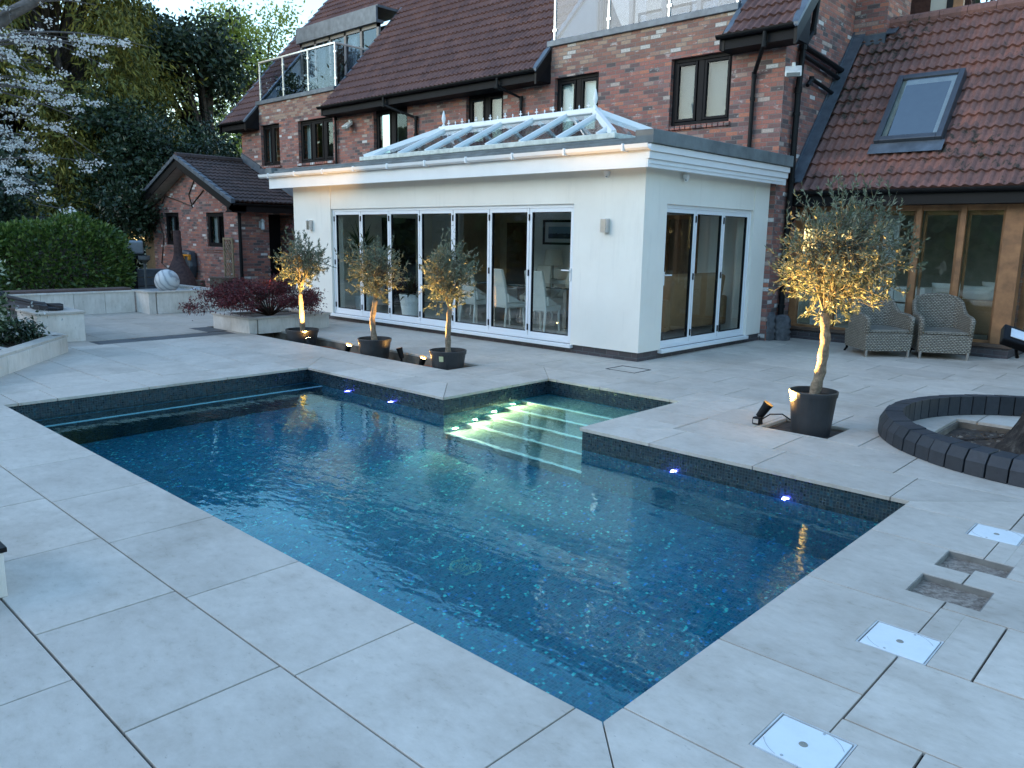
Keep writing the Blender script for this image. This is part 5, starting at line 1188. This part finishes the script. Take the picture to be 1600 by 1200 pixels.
def rattan_chair(lab, loc, rz):
    t = thing('rattan_armchair', lab, 'armchair', loc, 0, 'rattan armchairs by the garden room')
    W, Dp = .34, .33
    # plan of the shell, from the front of one arm round the back to the other
    plan = [(-W, -Dp, .60), (-W, -.20, .635), (-W, -.02, .645), (-W*1.0, .10, .66), (-W*.99, .20, .72), (-W*.94, .30, .83), (-W*.78, .375, .895), (-W*.4, .41, .93), (0, .42, .94)]
    plan += [(-x, y, z) for x, y, z in plan[-2::-1]]
    def shell(i0, i1, name):
        mb = MB(); idx = range(i0, i1+1); L = []
        for i in idx:
            x, y, zt = plan[i]; a = plan[max(0, i-1)]; b = plan[min(len(plan)-1, i+1)]; d = Vector((b[0]-a[0], b[1]-a[1], 0)).normalized(); nn = Vector((-d.y, d.x, 0))
            ring = []
            for z, off in ((.36, 0.0), (.36+(zt-.36)*.5, .012), (zt-.02, .02+.05*max(0, y)*(zt > .8))):
                ring.append((Vector((x, y, z))+nn*(.03+off)))
            for z, off in ((zt-.02, .02+.05*max(0, y)*(zt > .8)), (.36+(zt-.36)*.5, .012), (.36, 0.0)):
                ring.append((Vector((x, y, z))-nn*(.03-off)))
            L.append(ring)
        n = 6; vs = [p for r in L for p in r]; fs = [tuple(range(n))[::-1], tuple((len(L)-1)*n+j for j in range(n))]
        for k in range(len(L)-1):
            for j in range(n): fs.append((k*n+j, k*n+(j+1) % n, (k+1)*n+(j+1) % n, (k+1)*n+j))
        mb.add(vs, fs); return mb.build(name, RAT, t, local=True, smooth=False)
    shell(0, 4, 'armrest'); shell(4, len(plan)-5, 'backrest'); shell(len(plan)-5, len(plan)-1, 'armrest')
    tp = []
    for i, (x, y, z) in enumerate(plan):
        sc = .02+.05*max(0, y)*(z > .8); l = math.hypot(x, y)+1e-6; tp.append((x+sc*x/l, y+sc*y/l, z-.005))
    tp = [(-W, -Dp-.005, .37), (-W, -Dp-.01, .55)]+tp+[(W, -Dp-.01, .55), (W, -Dp-.005, .37)]
    MB().tube(tp, .034, 10).build('rolled_edge', RAT, t, local=True, smooth=True)
    b = MB(); b.add([(x*(1-.04*(1-z/.37)), y*(1-.04*(1-z/.37)), z) for z in (.095, .375) for x, y in ((-W-.03, -Dp-.03), (W+.03, -Dp-.03), (W+.02, .40), (-W-.02, .40))], [(3, 2, 1, 0), (4, 5, 6, 7), (0, 1, 5, 4), (1, 2, 6, 5), (2, 3, 7, 6), (3, 0, 4, 7)])
    b.build('base', RAT, t, local=True, bevel=.015); MB().box(-W+.03, W-.03, -Dp-.02, .36, .377, .425).build('seat', RAT, t, local=True, bevel=.02)
    for x, y, k in ((-W+.01, -Dp+.0, 0), (W-.01, -Dp, 0), (-W+.03, .36, 1), (W-.03, .36, 1)):
        MB().tube([(x, y, .12), (x, y+.02*k, .06), (x, y+.09*k, 0)], [.022, .02, .017], 10).build('leg', plain('pale_leg', (.25, .23, .2), .5) if not k else M['black'], t, local=True)
    t.rotation_euler = (0, 0, rz); return t
rattan_chair('grey rattan armchair half hidden behind the nearest olive crown', (-4.22, 13.0, 0), math.radians(45))
rattan_chair('grey rattan armchair standing clear before the oak post', (-3.46, 13.50, 0), math.radians(28))

# wrapped hose box by the downpipe
cv = MB(); rng = np.random.default_rng(21)
for (cx, cy, r, h) in ((-6.28, 13.38, .17, .52), (-6.06, 13.55, .15, .46)):
    prof = [(r*(.95+.12*math.sin(k*2.7)), h*k/9) for k in range(8)]+[(r*.7, h*.95), (.001, h)]
    kk = len(cv.v); cv.lathe(prof, (cx, cy, 0), 22)
    for i in range(kk, len(cv.v)):
        x, y, z = cv.v[i]; a = math.atan2(y-cy, x-cx); f = 1+.09*math.sin(a*7+z*9)+.06*math.sin(a*13-z*21); cv.v[i] = (cx+(x-cx)*f, cy+(y-cy)*f, z)
cvo = cv.build('wrapped_tap', plain('grey_sacking', (.10, .10, .105), .9, .4, 9, bump=1, bscale=15), smooth=True); tag(cvo, 'grey cloth wrapped bundles at the foot of the black downpipe', 'wrapped bundle')

# ================================================================ SMALL THINGS BY THE OUTBUILDING
hr = thing('hose_reel', 'grey hose reel with orange handle on the outbuilding wall', 'hose reel', (-24.6, 11.2, .9))
mb = MB(); mb.prism([(-24.95, SY-.28, .35), (-24.35, SY-.28, .30), (-24.22, SY-.28, .7), (-24.3, SY-.28, 1.15), (-24.8, SY-.28, 1.2), (-25.02, SY-.28, .8)], (0, .26, 0)); mb.build('reel_case', plain('slate_plastic', (.045, .06, .075), .45), hr, bevel=.08)
mb = MB(); mb.box(-24.62, -24.2, SY-.34, SY-.24, 1.0, 1.06); mb.box(-24.62, -24.56, SY-.34, SY-.24, .9, 1.0); mb.box(-24.26, -24.2, SY-.34, SY-.24, .88, 1.0); mb.build('handle', plain('orange_plastic', (.6, .24, .02), .4), hr, bevel=.02)
tz = thing('trellis', 'narrow wooden lattice trellis leaning on the outbuilding corner', 'trellis', (-22.0, 11.2, 0))
s_ = Vector((-22.25, SY-.12, .25)); wd, ht = .5, 1.3; f = MB()
for x in (-22.3, -21.78): f.box(x, x+.05, SY-.14, SY-.1, .2, 1.6)
for z in (.2, 1.55): f.box(-22.25, -21.78, SY-.14, SY-.1, z, z+.05)
f.build('frame', plain('trellis_wood', (.26, .19, .11), .8, .3), tz); f = MB()
for i in range(-5, 12):
    for sg in (1, -1):
        pts = []; 
        for q in np.linspace(0, 1, 2): pass
        z0 = .25+i*.15; a = (-22.25, z0) if sg > 0 else (-21.78, z0); b = (-21.78, z0+.5) if sg > 0 else (-22.25, z0+.5)
        lo, hi = .25, 1.55; t0, t1 = max(0, (lo-a[1])/.5), min(1, (hi-a[1])/.5)
        if t1 > t0+.05: f.tube([(a[0]+(b[0]-a[0])*t0, SY-.12+.008*sg, a[1]+.5*t0), (a[0]+(b[0]-a[0])*t1, SY-.12+.008*sg, a[1]+.5*t1)], .011, 4)
f.build('lattice', bpy.data.materials['trellis_wood'], tz)
def round_pot(lab, x, y, r, h, col):
    t = thing('flower_pot', lab, 'flower pot', (x, y, 0), group='flower pots by the outbuilding'); MB().lathe([(.001, 0), (r*.7, 0), (r*1.05, h*.55), (r, h), (r*.85, h), (r*.8, h-.04), (.001, h-.04)], (x, y, 0), 18).build('container', plain('glaze', col, .3), t)
round_pot('glazed teal flower pot by the outbuilding wall', -22.1, 9.9, .2, .48, (.02, .12, .10)); round_pot('brown flower pot beside the teal one', -21.85, 10.2, .22, .40, (.10, .07, .055))
t = thing('timber_planter', 'square wooden planter box under the lattice trellis', 'planter', (-21.7, 10.7, 0)); MB().box(-22.1, -21.4, 10.7, 11.2, 0, .45).build('box', plain('planter_wood', (.16, .12, .085), .8, .3), t, bevel=.01); MB().box(-22.12, -21.38, 10.68, 11.22, .45, .48).build('rim', bpy.data.materials['planter_wood'], t)
bt = thing('barbecue', 'grey lidded barbecue on a post beside the hedge', 'barbecue', (-22.4, 8.65, 0))
mb = MB(); mb.box(-22.75, -22.05, 8.4, 8.95, 1.0, 1.12); mb.build('grill_body', M['black'], bt, bevel=.02); mb = MB(); mb.box(-22.7, -22.1, 8.42, 8.9, 1.13, 1.5); mb.build('lid', plain('grey_steel_lid', (.25, .28, .30), .4, .1, metal=.5), bt, bevel=.05)
MB().box(-22.5, -22.3, 8.55, 8.75, .0, 1.0).build('pedestal', M['black'], bt)
t = thing('bird_feeder', 'slim post with a small cup shaped feeder left of the chimenea', 'bird feeder', (-21.9, 9.1, 0)); MB().tube([(-21.9, 8.8, 0), (-21.9, 8.8, .95)], .035, 8).build('post', plain('grey_wood', (.14, .13, .12), .8), t); MB().lathe([(.05, .9), (.15, 1.0), (.15, 1.1), (.12, 1.1)], (-21.9, 8.8, 0), 14).build('cup', bpy.data.materials['grey_wood'], t)
sl2 = thing('sleeper_bed', 'low grey timber sleeper bed between the hedge and the chimenea', 'raised bed', (-22.3, 9, 0))
for z in (0, .24, .48): MB().box(-22.75, -22.5, 7.6, 10.2, z+.01, z+.23).build('sleeper', plain('grey_sleeper', (.10, .11, .125), .8, .3), sl2, bevel=.015)
t = thing('side_gate', 'tan timber side gate panel left of the outbuilding', 'gate', (-27.6, 11.4, 0))
MB().box(-28.3, -27.5, 11.45, 11.5, 0, 2.0).build('boards', plain('tan_boards', (.22, .14, .07), .7, .2), t); MB().box(-28.32, -27.48, 11.43, 11.52, 2.0, 2.1).build('top_rail', M['oak'], t)
bx_ = thing('toy_house', 'pale blue plastic playhouse top behind the leftmost olive tree', 'playhouse', (-15.9, 9.4, 0))
mb = MB(); mb.prism([(-17.2, 11.4, .5), (-16.5, 11.4, .5), (-16.5, 11.4, 1.05), (-16.85, 11.4, 1.3), (-17.2, 11.4, 1.05)], (0, .6, 0)); mb.build('body', plain('pale_blue_plastic', (.16, .38, .52), .5), bx_, bevel=.03)
MB().box(-17.3, -16.4, 11.35, 12.1, 0, .5).build('plinth_box', plain('dark_box', (.05, .06, .07), .6), bx_)

# ================================================================ PLANTS AND TREES
def blob_leaves(lobes, n, size, droop=0.0, hang=0.0, surf=.55, ratio=.5, clump=26, cl_r=.35):
    """leaf clumps through the volume of several ellipsoid lobes"""
    out = []; vol = np.array([l[1][0]*l[1][1]*l[1][2] for l in lobes])**.67; vol /= vol.sum()
    for (c, r), v in zip(lobes, vol):
        m_ = max(1, int(n*v/clump)); u = unit(rng.normal(size=(m_, 3))); rad = rng.uniform(surf, 1.0, m_)[:, None]*(1+.10*rng.normal(size=(m_, 1)))
        cc = np.array(c)+u*np.array(r)*rad
        k = np.repeat(np.arange(m_), clump); cs_ = cl_r*rng.uniform(.5, 1.3, m_)[k][:, None]
        P = cc[k]+rng.normal(size=(len(k), 3))*cs_*np.array([1, 1, .7])*.6
        D = u[k]*.6+rng.normal(size=(len(k), 3))*.7; D[:, 2] -= droop
        P[:, 2] -= hang*rng.uniform(0, 1, len(k))
        out.append(leaves(P, D, size*rng.uniform(.6, 1.3, len(k)), size*ratio*rng.uniform(.7, 1.2, len(k)), .15))
    return np.concatenate(out)
def tree(name, lab, base, top, r, lobes, n, size, mat, group=None, cat='tree', tint=None, core=True, **kw):
    t = thing(name, lab, cat, base, group=group)
    MB().tube([base, ((base[0]+top[0])/2+.1, (base[1]+top[1])/2, (base[2]+top[2])/2), top], [r, r*.75, r*.3], 10).build('trunk', bpy.data.materials['ridged_bark'], t, smooth=True)
    lm = MB()
    for c, rr_ in lobes: lm.tube([(base[0]+(top[0]-base[0])*.5, base[1]+(top[1]-base[1])*.5, base[2]+(top[2]-base[2])*.5), tuple(np.array(c)*.6+np.array(top)*.4-(0, 0, .3)), c], [r*.35, r*.2, r*.06], 6)
    lm.build('limb', bpy.data.materials['ridged_bark'], t)
    quads(blob_leaves(lobes, n, size, **kw), 'crown', mat, t); return t
rng = np.random.default_rng(31)
CON = leaf('golden_conifer', [(0, (.05, .065, .014)), (.4, (.11, .12, .024)), (.75, (.20, .185, .034)), (1, (.28, .24, .045))], .7, .15)
DRK = leaf('dark_evergreen', [(0, (.012, .026, .014)), (.6, (.024, .046, .024)), (1, (.045, .075, .042))], .55, .1)
LAU = leaf('laurel_leaf', [(0, (.014, .030, .016)), (.6, (.028, .052, .026)), (1, (.06, .09, .05))], .35, .1)
SPR = leaf('spring_leaf', [(0, (.13, .19, .035)), (1, (.26, .32, .07))], .6, .4)
HDG = leaf('hedge_leaf', [(0, (.03, .065, .014)), (.5, (.07, .125, .026)), (.85, (.13, .19, .04)), (1, (.2, .26, .06))], .35, .25)
lob = []
for k in range(60):
    a = rng.uniform(0, 6.283); z = rng.uniform(1.5, 13.2); q = 1-(abs(z-6.5)/8.0)**2; r_ = 3.3*max(.25, q)
    lob.append(((-33+math.cos(a)*r_, 10.3+math.sin(a)*r_*1.05, z), (1.3, 1.3, .95)))
tree('golden_conifer', 'huge drooping golden green conifer at the upper left', (-33, 10.3, 0), (-33, 10.3, 13), .5, lob, 95000, .26, CON, droop=1.0, hang=.55, surf=.3, ratio=.26, clump=45, cl_r=.5)
lob = [((-34.5+rng.uniform(-2.2, 2), 16.2+rng.uniform(-2.2, 1.4), rng.uniform(3, 10.0)), (1.5, 1.5, 1.1)) for k in range(30)]
tree('dark_evergreen', 'dark evergreen tree between the conifer and the house roof', (-34.5, 17, 0), (-34.5, 17, 9.5), .4, lob, 26000, .26, DRK, surf=.3, clump=40, cl_r=.6)
lob = [((-28.6+rng.uniform(-1.4, 1.2), 12.6+rng.uniform(-2.3, 2.4), rng.uniform(1.6, 5.6)), (1.0, 1.0, .8)) for k in range(40)]
lob = [((-37.5+rng.uniform(-1.5, 1.5), 10.5+rng.uniform(-4, 4), rng.uniform(.5, 9.5)), (1.5, 1.6, 1.2)) for k in range(56)]
tree('dark_evergreen', 'dark evergreen behind the blossom at the far left', (-37.5, 10.5, 0), (-37.5, 10.5, 8.5), .35, lob, 46000, .27, DRK, surf=.2, clump=40, cl_r=.65)
lob = [((-28.6+rng.uniform(-1.4, 1.2), 12.6+rng.uniform(-2.3, 2.4), rng.uniform(1.6, 5.6)), (1.0, 1.0, .8)) for k in range(40)]
tree('laurel', 'dense dark laurel rising behind the outbuilding', (-28.6, 12.6, 0), (-28.6, 12.6, 5), .2, lob, 26000, .17, LAU, surf=.3, clump=30, cl_r=.4)
lob = [((-46+rng.uniform(-2.5, 2.5), 26+rng.uniform(-2.6, 2.4), rng.uniform(6, 14.2)), (1.3, 1.3, 1.2)) for k in range(26)]
tree('spring_tree', 'fresh yellow green tree far behind the left balcony', (-46, 26, 0), (-46, 26, 12), .3, lob, 15000, .26, SPR, surf=.2, clump=20, cl_r=.8)
lob = [((-7.5+rng.uniform(-2.5, 5), 29+rng.uniform(-2, 2), rng.uniform(7, 12.5)), (1.3, 1.3, .7)) for k in range(22)]
tree('overhanging_tree', 'dark open branched tree above the garden room ridge', (-7, 29, 0), (-6.5, 29, 11), .35, lob, 6000, .26, DRK, surf=.2, clump=24, cl_r=.7)
lob = [((-23.6+rng.uniform(-.9, .6), 4.4+rng.uniform(-2.0, 2.0), rng.uniform(.5, 3.6)), (1.0, 1.0, .9)) for k in range(22)]
tree('dark_shrub', 'tall shadowy shrub left of the rounded hedge', (-23.6, 4.4, 0), (-23.6, 4.4, 3), .12, lob, 14000, .14, LAU, cat='shrub', surf=.3, clump=26, cl_r=.4)
lob = [((-22.6+rng.uniform(-.5, 2.6), 13.75+rng.uniform(-.15, .25), 5.75+rng.uniform(0, .75)), (.3, .2, .25)) for k in range(16)]
t = thing('balcony_shrub', 'dark leafy shrubs in a trough on the left balcony behind its glass', 'shrub', (-21.4, 13.8, 5.69))
MB().box(-23.0, -19.9, 13.62, 13.98, 5.69, 5.95).build('trough', M['black'], t); quads(blob_leaves(lob, 1500, .13, surf=.2, clump=16, cl_r=.2), 'foliage', DRK, t)
# rounded hedge
t = thing('rounded_hedge', 'rounded green hedge behind the white bench wall', 'hedge', (-20.3, 6.1, 0))
n = 15000; u = rng.uniform(-1, 1, (n*2, 3)); u = u[(np.abs(u)**3.2).sum(1)**(1/3.2) < 1.0]; rr_ = (np.abs(u)**3.2).sum(1)**(1/3.2); u = u[rr_ > .72][:n]
P = np.array([-20.35, 6.15, 1.0])+u*np.array([1.0, 1.62, 1.0]); P[:, 2] += .10*np.sin(P[:, 1]*3.1)+.06*np.sin(P[:, 1]*7)
D = u*.8+rng.normal(size=u.shape)*.55+np.array([0, 0, .25])
quads(leaves(P, D, rng.uniform(.08, .15, len(P)), rng.uniform(.045, .075, len(P)), .15), 'foliage', HDG, t)
st_ = MB()
for k in range(26): a, b = rng.uniform(-.5, .5), rng.uniform(-1.2, 1.2); st_.tube([(-20.35+a*.4, 6.15+b*.6, 0), (-20.35+a, 6.15+b, 1.3)], [.02, .008], 5)
st_.build('stem', M['wood_dark'], t)
# pale variegated shrub on the left edge
VAR = leaf('variegated_leaf', [(0, (.03, .06, .02)), (.45, (.07, .11, .04)), (.7, (.20, .25, .12)), (.85, (.42, .45, .30)), (1, (.6, .6, .45))], .5, .2)
t = thing('variegated_shrub', 'cream variegated shrub in the angled planter at the left edge', 'shrub', (-12.75, 2.55, .1))
lob = [((-12.7+rng.uniform(-.5, .25), 2.85+rng.uniform(-.9, .16), rng.uniform(.45, 1.38)), (.30, .30, .26)) for k in range(20)]
quads(blob_leaves(lob, 7000, .085, surf=.3, clump=18, cl_r=.16), 'foliage', VAR, t)
st_ = MB()
for k in range(12): st_.tube([(-12.8+rng.uniform(-.1, .1), 2.4+rng.uniform(-.2, .2), .1), (-12.8+rng.uniform(-.4, .3), 2.4+rng.uniform(-.6, .6), .9)], [.018, .008], 5)
st_.build('stem', M['wood_dark'], t)
lob = [((-13.1+rng.uniform(-.5, .5), 3.25+rng.uniform(-.3, .2), rng.uniform(.15, .38)), (.25, .22, .14)) for k in range(7)]
t = thing('flowering_shrub', 'low dark shrub with small white flowers in the angled planter', 'shrub', (-13.1, 3.2, .1)); quads(blob_leaves(lob, 2200, .07, surf=.3, clump=16, cl_r=.14), 'foliage', LAU, t)
n = 110; P = np.array([-13.1, 3.25, .38])+rng.normal(size=(n, 3))*np.array([.4, .22, .17]); quads(leaves(P, rng.normal(size=(n, 3)), .05, .04), 'blossom', leaf('white_petal', [(0, (.5, .5, .46)), (1, (.72, .72, .68))], .6, .3), t)
# red maples
RED = leaf('maple_leaf', [(0, (.045, .008, .011)), (.5, (.095, .014, .018)), (.85, (.16, .023, .027)), (1, (.22, .04, .04))], .6, .12)
def maple(lab, base, n, lobes, size=.055):
    t = thing('red_maple', lab, 'maple', base, group='dark red maples'); st_ = MB()
    for c, r in lobes:
        b = Vector(base); c_ = Vector(c); st_.tube([b, b.lerp(c_, .5)+Vector((0, 0, .12)), c_], [.018, .011, .004], 5)
        for k in range(5): e = c_+Vector(rng.normal(size=3)*np.array(r)*.8); st_.tube([c_, e], [.004, .002], 4, cap=False)
    st_.build('branches', M['wood_dark'], t); quads(blob_leaves(lobes, n, size, droop=.6, surf=.2, ratio=.3, clump=30, cl_r=.13), 'foliage', RED, t); return t
lob = []
for k in range(34):
    a = rng.uniform(0, 6.283); q = rng.uniform(.1, 1)**.6; x, y = -13.1+.55*q*math.cos(a), 7.25+1.35*q*math.sin(a)
    lob.append(((x, y, .88-.42*q*q+rng.uniform(-.1, .05)), (.2, .24, .09)))
maple('spreading dark red maple over the low white planter', (-13.35, 7.6, .22), 15000, lob)
lob = [((-18.2+rng.uniform(-.35, .45), 11.6+rng.uniform(-.3, .6), rng.uniform(.9, 2.1)), (.25, .25, .14)) for k in range(12)]
maple('upright red maple by the dark passage beside the white wall', (-18.1, 11.8, 0), 2600, lob, .07)
# cherry in blossom, trunk just outside the frame
BLS = leaf('cherry_petal', [(0, (.5, .5, .47)), (.6, (.70, .69, .67)), (1, (.80, .78, .76))], .6, .35)
CB = plain('cherry_bark', (.10, .085, .08), .8, .4, 14, bump=.6)
t = thing('blossom_tree', 'white flowering cherry reaching in from the upper left', 'cherry tree', (-14.6, 2.0, 0))
MB().tube([(-14.6, 2.0, 0), (-14.5, 2.1, 1.5), (-14.2, 2.4, 2.8), (-13.9, 3.0, 3.9), (-13.45, 3.75, 4.75), (-13.2, 4.3, 5.15), (-13.1, 4.8, 5.8)], [.17, .14, .12, .10, .085, .07, .05], 12).build('trunk', CB, t, smooth=True)
br = MB(); P_ = []
ST = [(-14.3, 2.3, 2.4), (-14.2, 2.5, 2.9), (-14.0, 2.8, 3.6), (-13.7, 3.3, 4.3)]
for k in range(28):
    s_ = np.array(ST[k % 4])+rng.normal(size=3)*.1; ang = rng.uniform(-.2, .3)
    L = rng.uniform(.7, 2.5); e = s_+np.array([rng.uniform(-.2, .9), L, rng.uniform(-1.0, 1.1) if k % 4 < 2 else rng.uniform(-1.5, .9)]); e[2] = max(e[2], 2.05+rng.uniform(0, .3))
    ctrl = (s_+e)/2+np.array([0, 0, rng.uniform(.2, .6)]); T = np.linspace(0, 1, 15)[:, None]; pts = (1-T)**2*s_+2*T*(1-T)*ctrl+T**2*e
    br.tube(pts[::2], [.022*(1-.85*q) for q in np.linspace(0, 1, 8)], 5)
    for q in range(4, 15):
        if rng.random() < .42:
            c_ = pts[q]+rng.normal(size=3)*.03; m_ = int(rng.integers(16, 50)); P_.append(c_+rng.normal(size=(m_, 3))*np.array([.04, .062, .022]))
        if rng.random() < .20:
            e2 = pts[q]+rng.normal(size=3)*np.array([.15, .25, .18]); br.tube([pts[q], e2], [.006, .003], 4, cap=False); m_ = int(rng.integers(10, 34)); P_.append(e2+.8*rng.normal(size=(m_, 3))*np.array([.05, .07, .03]))
br.build('branches', CB, t); P_ = np.concatenate(P_)
quads(leaves(P_, rng.normal(size=P_.shape), rng.uniform(.028, .048, len(P_)), rng.uniform(.028, .042, len(P_)), .1), 'blossom', BLS, t)
# fence at the back
fe = thing('timber_fence', 'dark timber fence in the shade behind the hedge', 'fence', (-29.6, 8, 0))
f = MB(); y = 1.0
while y < 11.3: f.box(-29.75, -29.72, y, y+.14, 0, 2.2); y += .15
f.build('boards', plain('fence_wood', (.05, .042, .036), .85, .4), fe)
for y in np.arange(1.0, 11.4, 1.8): MB().box(-29.72, -29.6, y, y+.12, 0, 2.4).build('post', bpy.data.materials['fence_wood'], fe)
# the garden behind the viewer, mirrored in the glass: a long wooded edge, stretched and thickened to hide the orange horizon
lob = []
for k in range(230):
    x = rng.uniform(-100, 44); lob.append(((x, -20+rng.uniform(-2.5, 2.5), rng.uniform(.5, 6.0)), (2.2, 1.6, 1.5)))
for k in range(60): lob.append(((36+rng.uniform(-2, 2), rng.uniform(-18, 30), rng.uniform(.5, 6.0)), (1.6, 2.2, 1.5)))
for k in range(70): lob.append(((-42+rng.uniform(-2, 2), rng.uniform(-20, 3), rng.uniform(.5, 6.5)), (1.6, 2.2, 1.5)))  # unseen left row added to keep horizon glow out of the doors
GRD = leaf('garden_edge_leaf', [(0, (.03, .06, .015)), (.5, (.09, .14, .035)), (1, (.22, .25, .06))], .5, .2)
o = quads(blob_leaves(lob, 100000, 1.15, surf=.1, clump=30, cl_r=1.2, ratio=.7), 'woodland_edge', GRD, kind='stuff'); o['label'] = 'wooded garden edge mirrored in the garden room glass'
